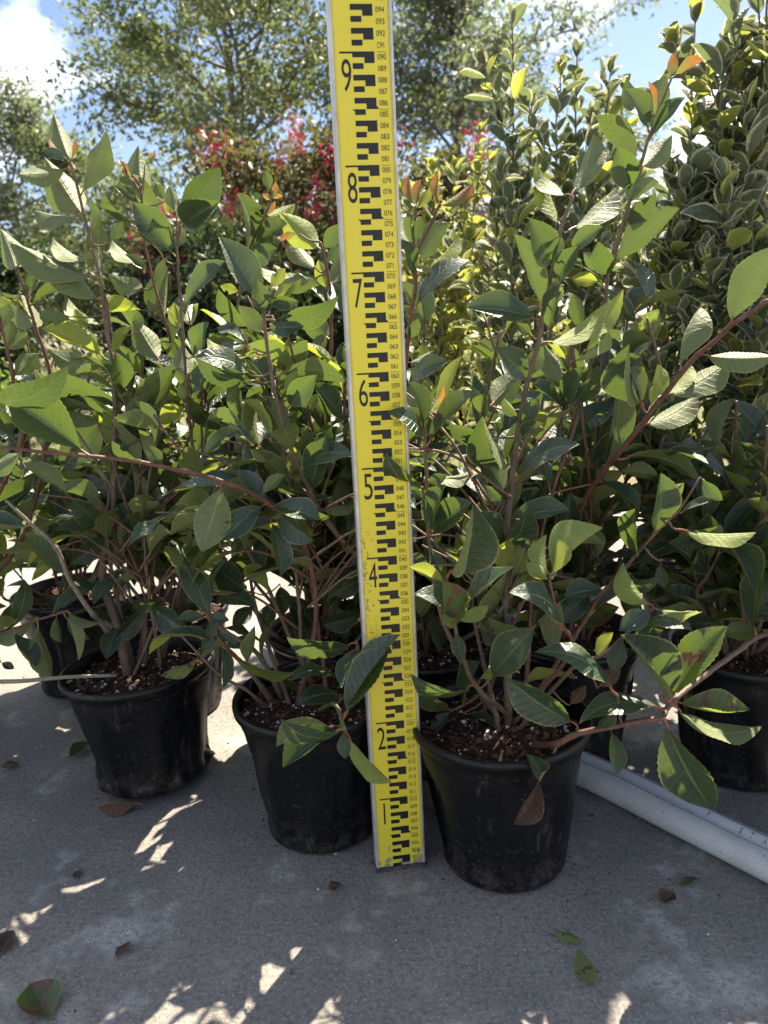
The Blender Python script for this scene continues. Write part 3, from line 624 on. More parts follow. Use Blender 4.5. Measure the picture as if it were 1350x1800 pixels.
# crops of the photograph in which the leaves were measured: offset x, offset y, scale
CR = {1: (0, 180, 3.971), 2: (300, 260, 3.971), 3: (0, 560, 3.971), 4: (320, 600, 3.971), 5: (0, 880, 3.971), 6: (320, 960, 3.375),
      7: (680, 260, 3.971), 8: (1000, 100, 3.857), 9: (680, 600, 3.971), 10: (1000, 460, 3.857), 11: (700, 880, 3.75), 12: (1000, 860, 3.857), 0: (0, 0, 1)}
LV = {
1: [(490,400,375,80,112,'l','v'),(580,640,740,195,150,'l','w'),(570,800,310,385,180,'l','v'),(455,470,135,500,115,'l','f'),(560,790,235,750,80,'l','f'),
    (655,900,640,680,70,'l','w'),(745,1300,700,820,112,'l','w'),(700,1240,70,970,165,'l','f'),(710,1400,300,1060,150,'l','f'),(640,1110,370,950,72,'l','d'),
    (110,1180,0,880,110,'l','v'),(125,1170,110,1000,50,'l','f'),(120,1330,230,1190,75,'l','f'),(200,1390,345,1100,85,'l','f'),(240,1590,130,1310,155,'l','v'),
    (30,1580,60,1400,85,'l','f'),(1000,600,965,300,108,'l','v'),(1150,830,820,530,125,'l','f'),(1205,1090,930,700,240,'u','f'),(920,850,720,645,62,'u','f'),
    (1160,1110,880,830,60,'u','f'),(770,970,855,830,112,'l','f'),(1000,1120,780,960,72,'l','d'),(1010,1190,870,1060,60,'u','f'),(1000,1300,760,1200,130,'l','d'),
    (1145,1570,1170,1150,95,'l','v'),(1080,1510,1070,1290,75,'l','f','y'),(1000,1450,700,1420,105,'l','f','y'),(740,1540,465,1350,75,'l','d'),(520,1495,275,1500,105,'l','f'),
    (620,1590,520,1440,95,'l','f','y'),(1270,1580,1190,1420,95,'l','f','y'),(960,1610,960,1450,155,'l','d'),(1075,1260,1140,1090,72,'l','f'),
    (900,520,835,405,32,'u','f','o'),(920,530,850,460,40,'u','f','o'),(1010,440,1095,360,18,'u','f','o'),(960,540,925,500,50,'l','f','o'),
    (500,400,345,250,26,'l','f','o'),(495,390,515,260,34,'l','f','o'),(470,430,295,335,60,'u','d'),(960,720,800,580,65,'u','f'),(1190,790,1150,670,82,'l','f','y'),
    (1230,770,1180,580,105,'l','f'),(1150,690,1080,560,80,'u','f'),(620,1040,580,985,40,'l','f','o')],
2: [(60,530,345,135,200,'u','f'),(70,545,345,370,110,'u','v'),(40,700,70,535,195,'l','d'),(100,1120,385,790,115,'u','f'),(70,1240,20,1080,85,'l','f','y'),
    (150,1460,270,1215,115,'u','w'),(120,1590,80,1370,145,'l','f'),(640,1140,335,620,180,'u','f'),(525,760,470,310,75,'u','v'),(660,300,655,150,80,'u','f'),
    (610,460,730,370,50,'l','f','o'),(690,360,640,320,62,'l','f','o'),(715,360,730,235,42,'l','f','o'),(710,355,785,335,28,'l','f','o'),(570,440,480,320,52,'l','f','o'),
    (580,435,620,585,75,'l','d','y'),(660,490,870,390,85,'l','f','y'),(1055,720,765,450,185,'l','f','y'),(1030,860,830,610,115,'l','f'),(900,600,765,640,50,'l','f','o'),
    (600,700,820,520,115,'u','f'),(545,810,745,700,135,'u','w'),(1060,890,600,820,95,'l','d'),(690,990,800,840,85,'l','f','y'),(690,1210,1170,1030,140,'u','d'),
    (670,1080,890,1070,95,'u','c'),(645,1310,470,1100,120,'l','d'),(440,1330,770,1400,115,'u','v'),(600,1430,255,1330,75,'l','d','y'),(570,1590,170,1460,140,'u','d'),
    (1110,1340,890,1150,160,'l','f'),(680,1260,930,1250,125,'u','w'),(950,1490,880,1310,75,'l','f','y'),(980,1450,1080,1290,105,'l','f'),(1090,800,1190,670,112,'l','f'),
    (1080,720,1190,530,105,'u','f'),(490,1000,345,960,92,'l','d','y'),(545,1270,335,985,105,'u','f'),(640,1180,600,920,115,'u','f'),(700,1060,870,940,85,'l','f','y'),
    (760,1050,1040,960,85,'l','f'),(1070,990,1030,780,95,'l','f','y'),(1130,970,1190,700,115,'l','f'),(640,1040,625,960,30,'l','f','y'),(655,1030,690,960,30,'l','f','y')],
3: [(745,310,290,70,130,'l','f','y'),(690,370,335,210,140,'l','d'),(-90,560,475,330,200,'u','d'),(620,945,50,560,200,'u','v'),(930,760,240,490,160,'l','d'),
    (745,900,720,640,95,'l','f','y'),(990,850,1250,310,180,'l','f'),(890,630,880,485,95,'l','f'),(860,580,700,290,95,'u','f'),(860,510,810,235,135,'u','f'),
    (770,270,920,60,75,'l','f','y'),(1120,300,930,0,165,'l','f'),(400,1100,720,720,240,'u','f'),(700,740,440,610,115,'l','f'),(1115,1360,490,1165,160,'u','d'),
    (340,1100,400,1490,140,'u','f'),(720,1450,500,1260,165,'u','w'),(260,1000,-150,1280,160,'u','d'),(290,1180,-60,1420,155,'u','f'),(150,940,-120,1060,115,'l','f'),
    (1150,1340,1310,980,155,'l','f'),(1180,1400,1310,1090,105,'l','f'),(1000,980,780,850,65,'u','d'),(1140,1040,1040,890,65,'u','c'),(1120,830,1280,910,105,'l','f','s'),
    (1310,610,1250,450,85,'l','f','y'),(90,410,275,245,125,'l','f'),(50,230,190,90,125,'l','f'),(60,210,70,0,95,'l','f'),(470,560,330,310,110,'l','d')],
4: [(530,280,95,110,140,'u','d'),(635,245,1140,290,140,'l','d'),(740,400,800,200,135,'l','f','y'),(740,460,940,235,160,'u','f'),(735,710,540,365,200,'l','f'),
    (630,700,420,415,65,'l','d','y'),(1120,600,900,290,120,'u','f'),(130,860,445,610,95,'u','f'),(80,395,240,170,115,'u','f'),(270,630,80,430,105,'u','f'),
    (120,790,210,560,105,'u','f'),(365,785,520,560,125,'l','f'),(900,1060,1030,650,180,'u','f'),(840,900,1200,800,120,'u','d'),(885,1050,620,895,95,'u','d'),
    (965,1180,1215,1120,85,'l','f'),(600,1145,965,1250,150,'u','f'),(640,1150,925,1395,140,'u','f'),(275,985,135,1470,260,'l','f'),(580,1135,265,1395,175,'u','f'),
    (620,1240,690,1640,135,'u','f'),(930,1400,1115,1470,95,'u','f'),(610,850,490,750,115,'l','f'),(130,870,530,800,85,'l','w'),(560,1060,720,930,80,'l','f')],
5: [(690,195,390,210,85,'u','f'),(730,245,490,440,130,'u','f'),(890,335,360,530,150,'u','f'),(340,245,230,170,42,'l','f','y'),(140,325,340,190,95,'l','f'),
    (830,520,650,730,95,'u','f'),(1240,525,960,480,118,'u','d'),(1295,600,1150,705,118,'u','f'),(1010,735,790,980,120,'u','f'),(1150,690,920,735,85,'u','f'),
    (830,860,740,1110,140,'u','f'),(1060,715,1340,930,160,'u','f'),(1210,955,1040,1080,65,'l','d','y'),(1360,1110,1115,1220,85,'l','f','s'),(265,800,-60,920,120,'l','f'),
    (265,845,370,1250,140,'l','f'),(95,890,250,1160,120,'u','c'),(395,810,430,990,75,'l','f'),(450,800,545,1120,65,'l','f'),(470,790,630,965,85,'l','f'),(460,775,700,850,65,'l','f'),
    (330,610,400,780,165,'u','f'),(5,1130,100,1175,70,'u','f'),(960,470,850,560,70,'l','f')],
6: [(580,225,610,400,105,'u','f'),(560,305,480,505,125,'u','f'),(170,360,435,365,75,'u','d'),(150,420,-40,440,62,'u','f'),(155,425,280,440,105,'u','f'),
    (165,430,175,555,62,'u','f'),(190,515,120,630,95,'u','f'),(185,520,320,590,65,'u','f'),(235,585,240,840,75,'u','f'),(260,610,290,750,65,'u','f'),
    (280,630,680,740,65,'l','d','y'),(500,770,670,940,95,'l','f'),(1030,575,620,540,118,'u','d'),(1035,590,950,840,95,'u','f'),(950,790,640,800,75,'u','d'),
    (965,905,680,945,118,'u','d'),(975,1020,1240,600,185,'u','f','m','B',-.3),(985,1000,1295,525,130,'u','f','m','B',.5),(950,1085,585,1025,108,'u','d','m','B'),(900,1065,560,1190,150,'l','f','m','B'),
    (930,1080,600,1315,110,'u','v','m','B'),(950,1095,970,1262,140,'u','f','m','B'),(965,1125,1245,1400,100,'l','f','y','B',0,.070),(430,340,300,490,95,'u','f'),(1075,400,835,465,118,'u','f'),
    (1065,190,885,290,118,'u','f'),(1030,165,770,230,55,'l','f'),(930,125,695,160,65,'u','f'),(260,100,480,60,105,'u','f'),(700,260,900,340,110,'u','f'),(620,640,700,820,60,'l','f','s'),
    (880,560,760,690,110,'u','f'),(930,640,1000,480,100,'u','f')],
7: [(195,420,150,190,62,'l','f','o'),(205,420,240,220,58,'l','f','o'),(205,430,300,270,62,'l','f','y'),(340,400,325,290,40,'l','f','o'),(360,400,360,170,52,'l','f','o'),
    (365,420,605,240,72,'l','f','o'),(165,730,90,360,95,'l','f'),(185,690,160,440,55,'u','f'),(200,660,240,480,72,'u','f'),(205,785,440,520,165,'l','f'),(205,905,500,610,85,'l','f','y'),
    (180,1160,580,785,120,'u','d'),(165,910,100,640,85,'u','f'),(1040,1200,555,1115,165,'u','f'),(1065,1150,885,600,140,'l','f'),(1150,840,990,490,175,'u','f'),
    (1155,820,1180,570,180,'l','d'),(1145,985,1350,690,135,'u','f'),(1050,1385,1650,985,145,'l','d','y'),(1130,1280,1210,950,105,'u','f'),(1215,570,1110,190,105,'l','f','y'),
    (1255,330,1040,110,85,'l','d','y'),(1270,1490,1270,1240,65,'l','f','y'),(1265,1500,1110,1350,55,'l','f','y'),(1010,1310,900,1220,80,'u','f'),(150,1350,220,1190,75,'u','f'),(140,1500,330,1410,55,'l','f')],
8: [(15,945,165,520,145,'l','f'),(545,395,390,140,115,'l','d'),(535,505,380,220,95,'u','f'),(560,510,660,125,155,'l','w'),(550,575,790,275,85,'u','f'),(500,765,700,530,155,'l','f'),
    (690,125,705,-30,62,'l','f','o'),(700,135,915,25,62,'l','f','o'),(455,735,180,400,145,'l','d'),(380,905,330,610,165,'u','f'),(395,985,460,765,135,'l','f'),(410,990,615,850,85,'l','f'),
    (370,1150,590,920,115,'u','f'),(300,1430,750,1025,175,'l','f'),(0,1185,320,880,135,'l','f'),(-10,1330,230,1150,105,'u','f'),(260,1500,200,1250,145,'u','f'),(-10,1500,195,1520,112,'u','f','y'),
    (545,440,535,165,20,'l','f','o'),(280,1460,100,1330,100,'l','f')],
9: [(990,285,765,45,155,'u','f'),(1000,260,1090,30,160,'l','d'),(1255,335,1100,20,135,'l','f'),(720,450,950,230,205,'l','f'),(175,320,435,140,118,'u','d'),(250,650,150,285,105,'u','f','m','C'),
    (252,700,0,495,110,'u','d','m','C',-1),(250,1040,-5,775,140,'u','d','m','C',-1),(275,730,625,350,115,'u','f','m','C'),(310,500,390,310,36,'u','f','o'),(320,490,470,430,32,'l','f','o'),(315,490,415,510,42,'l','f','o'),
    (275,970,680,850,85,'l','w','m','C'),(840,1120,525,630,190,'u','f'),(875,895,670,520,100,'u','v'),(885,980,1350,720,140,'u','d'),(855,1250,1275,1180,150,'u','f'),(920,565,815,400,65,'u','c'),
    (935,700,1095,575,45,'u','v'),(960,480,1085,350,42,'u','f'),(935,610,1060,400,135,'u','f'),(835,1120,690,1010,115,'u','f'),(1180,1000,1115,1050,80,'l','f','y'),(1225,525,1380,180,125,'u','f'),
    (1215,480,1010,300,75,'u','f'),(840,1510,985,1165,175,'u','f'),(785,1470,620,1200,135,'u','f'),(300,1350,600,1120,175,'u','f'),(285,1340,410,1000,135,'u','f'),(840,1510,1055,1430,75,'l','f','y'),
    (700,650,435,570,95,'u','f'),(270,560,160,460,80,'u','f'),(265,800,370,770,55,'l','f','y'),(255,790,150,760,50,'l','f','y'),(270,1000,420,930,85,'u','f'),(262,1120,170,1010,95,'u','f')],
10: [(1060,440,1450,-120,210,'l','f'),(745,740,890,310,118,'l','c'),(910,645,1400,640,135,'l','f'),(655,920,1095,660,175,'l','f'),(505,1125,880,900,160,'l','f'),(255,1410,340,830,155,'l','f'),
    (500,990,410,560,85,'u','v'),(495,980,400,720,75,'u','f'),(530,1000,600,695,115,'l','f','y'),(590,900,830,700,75,'l','f','y'),(335,1350,885,1510,135,'l','d'),(320,1430,600,1440,105,'l','f'),
    (640,1620,780,1500,85,'l','f','y'),(890,1460,1040,1620,85,'u','f'),(15,690,270,475,65,'l','f','y'),(15,1010,195,700,115,'u','f'),(90,900,395,710,95,'l','f'),(320,945,30,1195,155,'u','f'),
    (230,1610,130,1345,115,'u','f'),(190,1620,10,1420,95,'u','f'),(240,1500,370,1420,110,'l','d','y')],
11: [(335,500,490,25,118,'u','v'),(325,545,75,435,88,'l','f','y'),(372,805,105,615,118,'u','d'),(375,850,290,525,190,'u','f','s'),(370,780,760,440,120,'u','w'),(372,790,595,690,98,'l','d','y'),
    (375,860,420,1055,150,'u','c'),(505,1225,85,1140,85,'u','d'),(515,1215,800,1135,75,'l','d','y'),(600,1180,900,840,240,'u','f'),(1180,1480,710,1165,230,'u','f','m','C'),(1065,860,730,605,140,'u','d'),
    (1010,530,845,410,115,'l','c','y'),(1002,500,980,225,52,'l','v','y'),(1008,500,1040,240,52,'l','v','y'),(1015,510,1350,180,95,'l','v','y'),(1180,1165,850,1195,75,'l','f','y'),
    (430,1400,650,1500,65,'u','f'),(350,1390,140,1210,128,'u','f','s'),(360,1380,220,1520,85,'u','f'),(705,740,780,715,60,'u','f'),(205,320,280,470,115,'u','f'),(175,410,50,370,95,'u','f'),
    (430,1350,540,1060,115,'u','f'),(300,1000,180,820,120,'u','f'),(650,960,540,860,100,'u','f')],
12: [(650,1430,1075,930,240,'u','f','s','K',-1),(655,1440,350,985,135,'u','v','m','K'),(625,1465,70,1590,160,'u','d','m','K'),(690,1455,1310,1605,130,'l','d','m','K'),(715,1440,1225,1495,140,'u','c','s','K'),
    (585,800,370,495,65,'l','v','y'),(600,815,905,830,85,'l','w','y'),(575,825,340,960,165,'u','f'),(440,960,840,960,95,'u','d'),(420,1010,640,960,145,'u','f'),(370,1010,300,1250,125,'u','f'),
    (800,890,1040,915,105,'u','f'),(180,1160,300,970,85,'l','f','y'),(0,920,340,800,175,'u','f','s'),(245,685,-30,730,135,'u','f'),(925,575,670,360,155,'u','f'),(740,275,1270,290,95,'l','f','y'),
    (575,320,620,-110,155,'u','f'),(715,195,720,-10,85,'l','f','y'),(770,175,990,75,55,'u','f'),(940,215,900,-20,115,'u','f'),(1040,440,1350,215,115,'u','f'),(870,760,1050,690,125,'u','f'),
    (1255,1000,1330,500,145,'u','f'),(480,470,450,130,125,'u','f'),(205,330,230,655,125,'u','f'),(620,490,650,670,75,'u','f'),(330,650,610,590,85,'u','d'),(160,190,400,230,85,'l','f'),(205,330,420,260,95,'u','f')],
0: [(1163,1264,1252,1422,82,'u','f','m','K',-1),(1086,1222,941,1147,38,'u','d','m','C'),(1050,1290,1080,1245,22,'u','f','m','C'),(1075,1290,1082,1362,30,'u','f','s','C'),(953,1362,925,1325,22,'u','v','m','C'),
    (950,1362,903,1448,26,'u','v','b','C'),(925,1300,960,1345,24,'u','v','m','C'),(893,1290,880,1350,30,'l','c','b','C'),(1050,1210,1090,1170,30,'l','w','b'),(940,1400,920,1412,10,'l','c','b','C'),(1000,1240,1030,1205,28,'l','w','b')],
}
random.seed(11)
for c, rows in LV.items():
    ox, oy, s = CR[c]
    for t in rows:
        hero(ox+t[0]/s, oy+t[1]/s, ox+t[2]/s, oy+t[3]/s, t[4]/s, *t[5:])

# ---- further leaves along the same stems and on extra stems behind them
HP = np.array(HERO_P)
# openings in the canopy through which the sun reaches single sprays, the soil and the pad in the photograph
GAPS = [(at(1230, 1150, .73), .030), (at(1205, 1330, .71), .026), (at(1000, 1185, .75), .034), (at(1090, 1245, .72), .028), (at(650, 1190, .77), .034), (at(560, 1255, .76), .026),
        (at(655, 1325, .76), .024), (at(790, 1040, .73), .034), (at(1000, 985, .74), .03), (at(1120, 1080, .76), .034), (at(860, 860, .86), .03), (at(975, 860, .86), .03), (at(930, 1190, .79), .02)]
GAPS += [(atz(x, y), r_) for x, y, r_ in ((130, 1487, .016), (265, 1450, .015), (310, 1428, .013), (30, 1525, .011), (60, 1608, .010), (335, 1725, .010), (440, 1790, .011), (405, 1700, .009), (470, 1692, .009), (290, 1800, .009))]
GAPS += [(atz(860, 1305, .175), .014), (atz(180, 1225, .165), .012), (atz(440, 1215, .175), .010)]
GP = np.array([g_[0][:] for g_ in GAPS]); GR = np.array([g_[1] for g_ in GAPS]); SD = np.array(sdir[:])
def in_gap(c, pad=.018):
    d = np.array(c[:])-GP; t = d @ SD; q = np.linalg.norm(d-t[:, None]*SD, axis=1)
    return bool(((t > .05) & (q < GR+np.where(GR > .023, pad, .013))).any())
def top_line(x):        # where the foliage ends against the background
    pts = [(-200, 430), (0, 470), (90, 480), (180, 470), (300, 430), (420, 430), (560, 440), (700, 470), (800, 520), (900, 520), (1000, 420), (1100, 380), (1200, 560), (1300, 640), (1600, 560)]
    for (a, b), (c, d) in zip(pts, pts[1:]):
        if a <= x <= c: return b+(d-b)*(x-a)/(c-a)
    return 480
def grow(key, sp_, sd, az, rnd, hmin=0.0):
    side = Matrix.Rotation(az, 3, sd) @ sd.orthogonal().normalized()
    inc = rnd.uniform(.55, 1.10)
    d = (sd*math.cos(inc) + side*math.sin(inc) + Vector((0, 0, rnd.uniform(-.35, .1)))).normalized()
    Lg = rnd.uniform(.058, .094); P1 = sp_ + d*Lg
    x, y, z = proj((sp_+P1)*.5); x1, y1, _ = proj(P1)
    if min(y, y1) < top_line(x) and not (key == 'J' and x > 1400): return
    if y < top_line(x)+170 and rnd.random() < (.55 if x < 620 else .3): return
    if key != 'J' and P1.y < {'B': .83, 'C': .765, 'A': .92, 'K': .80}.get(key, .86): return
    if key == 'J' and x1 < 1320 and y1 > 400: return
    if 600 < x1 < 760 and P1.y < .9: return
    if in_gap(sp_.lerp(P1, .55), .020): return
    if y > (1120 if key not in 'AB' else 1145) and P1.y < 1.02: return                    # keep the front pots clear
    dd = (HP[:, 0]-x)**2+(HP[:, 1]-y)**2
    if (dd[HP[:, 2] > sp_.y-.01] < 34**2).any(): return    # do not cover the measured leaves
    if y > 1185 and key not in 'KJ': return
    n = (sd*.7 + Vector((0, 0, .8)) - d*.2 + Vector((rnd.uniform(-.5, .5), rnd.uniform(-.5, .5), 0))).normalized()
    mk = 'm' if rnd.random() < .86 else rnd.choice('yys')
    add_leaf(key, FILL[mk, rnd.choice('ffdvwct')], leaf_matrix(sp_, P1, n, Lg*rnd.uniform(.32, .42)))
rnd = random.Random(5)
for key in 'ABCDEFGLKI':
    for Q in PL[key]['stems']:
        acc = 0; az = rnd.uniform(0, 6)
        for i in range(2, len(Q)-1):
            acc += (Q[i]-Q[i-1]).length
            if acc > (.011 if Q[i].z < .5 else .018) and Q[i].z > .225:
                acc = 0; az += 2.4
                if rnd.random() < .8: grow(key, Q[i], (Q[i+1]-Q[i-1]).normalized(), az, rnd)
EXTRA = dict(A=6, B=4, C=3, D=13, E=10, F=13, G=13, L=13, K=13, I=10, J=22)
for key, n in EXTRA.items():
    lx, ly = PL[key]['loc']; root = PL[key]['root']
    for s in range(n):
        a = rnd.uniform(0, 6.28); ln = rnd.uniform(.05, .20); h = rnd.uniform(.38, .70)
        if key in 'ABC': a = rnd.uniform(.2, 2.9); h = rnd.uniform(.35, .6)     # lean away from the camera
        b = Vector((lx+rnd.uniform(-.03, .03), ly+rnd.uniform(-.02, .04), root['_soil']-.01))
        tip = Vector((lx+math.cos(a)*ln, ly+math.sin(a)*ln, h)); mid = (b+tip)*.5 + Vector((rnd.uniform(-.04, .04), rnd.uniform(-.02, .04), .02))
        Q = smooth_path([b, mid, tip], 22); Q = [q + Vector(nvec(q*30))*.002 for q in Q]
        if key == 'J': a = rnd.uniform(.2, 3.4); h = rnd.uniform(.55, .95); tip = Vector((lx+math.cos(a)*ln, ly+math.sin(a)*ln, h)); mid = (b+tip)*.5; Q = smooth_path([b, mid, tip], 22)
        elif proj(tip)[1] < top_line(proj(tip)[0])-10: continue
        v, f = tube_vf([q-root.location for q in Q], [.0034-.0018*i/21 for i in range(22)], 6)
        link('stem', mesh('stem', v, f, (M[rnd.choice(('stem_brown', 'stem_red'))],)), root)
        acc = 0; az = rnd.uniform(0, 6)
        for i in range(3, 21):
            acc += (Q[i]-Q[i-1]).length
            if acc > .0105 and Q[i].z > .21: acc = 0; az += 2.4; grow(key, Q[i], (Q[i+1]-Q[i-1]).normalized(), az, rnd)
        grow(key, Q[-2], (Q[-1]-Q[-3]).normalized(), az+1, rnd); grow(key, Q[-2], (Q[-1]-Q[-3]).normalized(), az+3.2, rnd)

# low side twigs that close the plants towards the pots
for key in 'ABCDEFGLKIJ':
    lx, ly = PL[key]['loc']; root = PL[key]['root']
    for s in range(24 if key in 'DFGLK' else 14 if key not in 'ABC' else 26):
        a = rnd.uniform(0, 6.28) if key not in 'ABC' else rnd.uniform(-.25, 3.4)
        b = Vector((lx+rnd.uniform(-.02, .02), ly+rnd.uniform(0, .04), rnd.uniform(.20, .32) if key not in 'ABC' else rnd.uniform(.26, .46))); ln = rnd.uniform(.08, .17)
        tip = b + Vector((math.cos(a)*ln, math.sin(a)*ln, rnd.uniform(.02, .14))); Q = smooth_path([b, b.lerp(tip, .5)+Vector((0, 0, .02)), tip], 14)
        v, f = tube_vf([q-root.location for q in Q], [.0020-.0009*i/13 for i in range(14)], 5)
        link('stem', mesh('stem', v, f, (M[rnd.choice(('stem_brown', 'stem_red'))],)), root)
        az = rnd.uniform(0, 6)
        for i in range(3, 13, 2): az += 2.4; grow(key, Q[i], (Q[i+1]-Q[i-1]).normalized(), az, rnd)

# ================================================================== VARIEGATED SHRUBS BEHIND, ON THE RIGHT
def join_meshes(name, items, mats):
    """many placed copies of small meshes joined into one (for what is too many to keep apart)"""
    cache = {}; V = []; LV_, LS, UVs, MI = [], [], [], []; nv = 0
    for me, Mw in items:
        if me.name not in cache:
            a = np.empty(len(me.vertices)*3); me.vertices.foreach_get('co', a)
            li = np.empty(len(me.loops), dtype=np.int32); me.loops.foreach_get('vertex_index', li)
            lt = np.empty(len(me.polygons), dtype=np.int32); me.polygons.foreach_get('loop_total', lt)
            mi = np.empty(len(me.polygons), dtype=np.int32); me.polygons.foreach_get('material_index', mi)
            uv = np.empty(len(me.loops)*2, dtype=np.float32); me.uv_layers[0].data.foreach_get('uv', uv)
            cache[me.name] = (a.reshape(-1, 3), li, lt, mi, uv)
        a, li, lt, mi, uv = cache[me.name]; m = np.array(Mw)
        V.append(a @ m[:3, :3].T + m[:3, 3]); LV_.append(li+nv); LS.append(lt); UVs.append(uv); MI.append(mi); nv += len(a)
    V = np.concatenate(V); li = np.concatenate(LV_); lt = np.concatenate(LS)
    me = bpy.data.meshes.new(name); me.vertices.add(len(V)); me.vertices.foreach_set('co', V.astype(np.float32).ravel())
    me.loops.add(len(li)); me.loops.foreach_set('vertex_index', li.astype(np.int32))
    me.polygons.add(len(lt)); st = np.concatenate([[0], np.cumsum(lt)[:-1]]).astype(np.int32)
    me.polygons.foreach_set('loop_start', st); me.polygons.foreach_set('loop_total', lt)
    me.polygons.foreach_set('material_index', np.concatenate(MI)); me.polygons.foreach_set('use_smooth', [True]*len(lt))
    for mt in mats: me.materials.append(mt)
    u = me.uv_layers.new(name='UVMap'); u.data.foreach_set('uv', np.concatenate(UVs).ravel())
    me.update(calc_edges=True); me.validate(); return me
for key, P_ in PL.items():
    for mk in 'mys':
        it = [q for q in P_.get('rest', []) if q[0].materials[0] == M[mk]]
        if it: link('foliage', join_meshes('foliage', it, (M[mk], M['petiole'])), P_['root'])['kind'] = 'stuff'
print('LEAVES', {k: (p['leaves'], len(p.get('rest', []))) for k, p in PL.items()})
EUG = 'tall variegated shrubs in pots on the right'
def euonymus(loc, tops, label, mk, lenr, seed, spacing=.018):
    rnd = random.Random(seed)
    root = potted('variegated_shrub', loc, label, 'shrub', EUG, pot=seed % 2, rz=seed, detail=False)
    items = []
    for tx, ty, tY in tops:
        tip = at(tx, ty, tY); b = Vector((loc[0]+rnd.uniform(-.04, .04), loc[1]+rnd.uniform(-.04, .04), .15))
        mid1 = b.lerp(tip, .35) + Vector(((tip.x-b.x)*.25, (tip.y-b.y)*.2, 0)); mid2 = b.lerp(tip, .7) + Vector(((tip.x-b.x)*.15, rnd.uniform(-.02, .02), 0))
        n = 60; Q = smooth_path([b, mid1, mid2, tip], n); Q = [q + Vector(nvec(q*14))*.006 for q in Q]
        shoots = [(Q, .0042, .0016, .30)]
        for s in range(rnd.randint(4, 7)):                     # side shoots
            i = rnd.randint(18, 52); d = (Q[i+1]-Q[i]).normalized(); a = rnd.uniform(0, 6.28)
            o = Vector((math.cos(a), math.sin(a), 0)); ln = rnd.uniform(.09, .22)*(1-.4*i/60)
            T = Q[i] + o*ln*.55 + Vector((0, 0, ln*.85)); shoots.append((smooth_path([Q[i], Q[i].lerp(T, .5)+o*ln*.12, T], 16), .0022, .0011, 0))
        for S, r0, r1, zmin in shoots:
            v, f = tube_vf([q-root.location for q in S], [r0+(r1-r0)*i/(len(S)-1) for i in range(len(S))], 6)
            link('stem', mesh('stem', v, f, (M[rnd.choice(('stem_grey', 'stem_brown', 'stem_green'))],)), root)
            acc = 0; az = rnd.uniform(0, 3); tot = 0
            for i in range(1, len(S)):
                acc += (S[i]-S[i-1]).length
                last = i == len(S)-1
                if (acc > spacing*rnd.uniform(.8, 1.3) or last) and S[i].z > zmin:
                    acc = 0; az += math.pi/2 + rnd.uniform(-.3, .3); d = (S[i]-S[i-1]).normalized()
                    for k in range(4 if last else 2):
                        if rnd.random() < .12: continue
                        side = Matrix.Rotation(az+(math.pi*k if not last else k*math.pi/2), 3, d) @ d.orthogonal().normalized()
                        inc = rnd.uniform(.55, 1.15) if not last else rnd.uniform(.15, .6)
                        dr = (d*math.cos(inc)+side*math.sin(inc)).normalized(); Lg = rnd.uniform(*lenr)*(.7 if last else rnd.choice((.62, .85, .95, 1)))
                        nrm = (d*math.sin(inc) - side*math.cos(inc) + Vector((rnd.uniform(-.3, .3), rnd.uniform(-.3, .3), .2)))
                        me = EUO[mk if rnd.random() < .8 else ('ey' if mk == 'e' else 'e')][rnd.randint(0, 5)]
                        Mw = leaf_matrix(S[i], S[i]+dr*Lg, nrm, Lg*rnd.uniform(.44, .60))
                        x, y, z = proj(S[i]+dr*Lg*.5); vis = -40 < x < 1390 and -40 < y < 1300
                        if in_gap(S[i]+dr*Lg*.5, .022): continue
                        items.append((vis, Lg/max(z, .1), me, Matrix.Translation(-root.location) @ Mw))
    items.sort(key=lambda t: (not t[0], -t[1]))
    for vis, s, me, Mw in items[:295]:
        o = link('leaf', me, root); o.matrix_local = Mw
    rest = items[295:]
    for key in ('e', 'ey'):
        it = [(me, Mw) for _, _, me, Mw in rest if me.materials[0] == M[key]]
        if it: link('foliage', join_meshes('foliage', it, (M[key], M['stem_green'])), root)['kind'] = 'stuff'
    return root
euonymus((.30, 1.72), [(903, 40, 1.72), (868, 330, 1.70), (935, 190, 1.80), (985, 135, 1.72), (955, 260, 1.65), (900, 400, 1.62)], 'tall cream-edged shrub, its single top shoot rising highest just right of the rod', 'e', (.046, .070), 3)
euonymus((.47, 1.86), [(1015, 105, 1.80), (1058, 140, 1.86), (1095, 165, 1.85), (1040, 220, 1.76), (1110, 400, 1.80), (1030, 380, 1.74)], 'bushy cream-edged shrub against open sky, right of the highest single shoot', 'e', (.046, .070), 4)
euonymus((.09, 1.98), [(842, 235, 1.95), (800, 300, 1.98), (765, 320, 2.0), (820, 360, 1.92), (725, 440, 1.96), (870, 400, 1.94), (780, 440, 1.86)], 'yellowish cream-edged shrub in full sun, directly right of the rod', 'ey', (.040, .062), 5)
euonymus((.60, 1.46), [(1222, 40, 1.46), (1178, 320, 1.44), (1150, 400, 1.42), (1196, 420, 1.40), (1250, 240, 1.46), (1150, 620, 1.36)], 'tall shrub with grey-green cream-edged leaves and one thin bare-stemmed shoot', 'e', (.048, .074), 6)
euonymus((.80, 1.40), [(1290, 20, 1.42), (1335, -10, 1.40), (1268, 120, 1.36), (1312, 160, 1.33), (1350, -90, 1.45), (1360, 60, 1.38), (1300, 80, 1.50), (1246, 470, 1.30), (1290, 330, 1.28), (1330, 520, 1.25)], 'very tall dense grey-green variegated shrub filling the right edge', 'e', (.050, .078), 8)
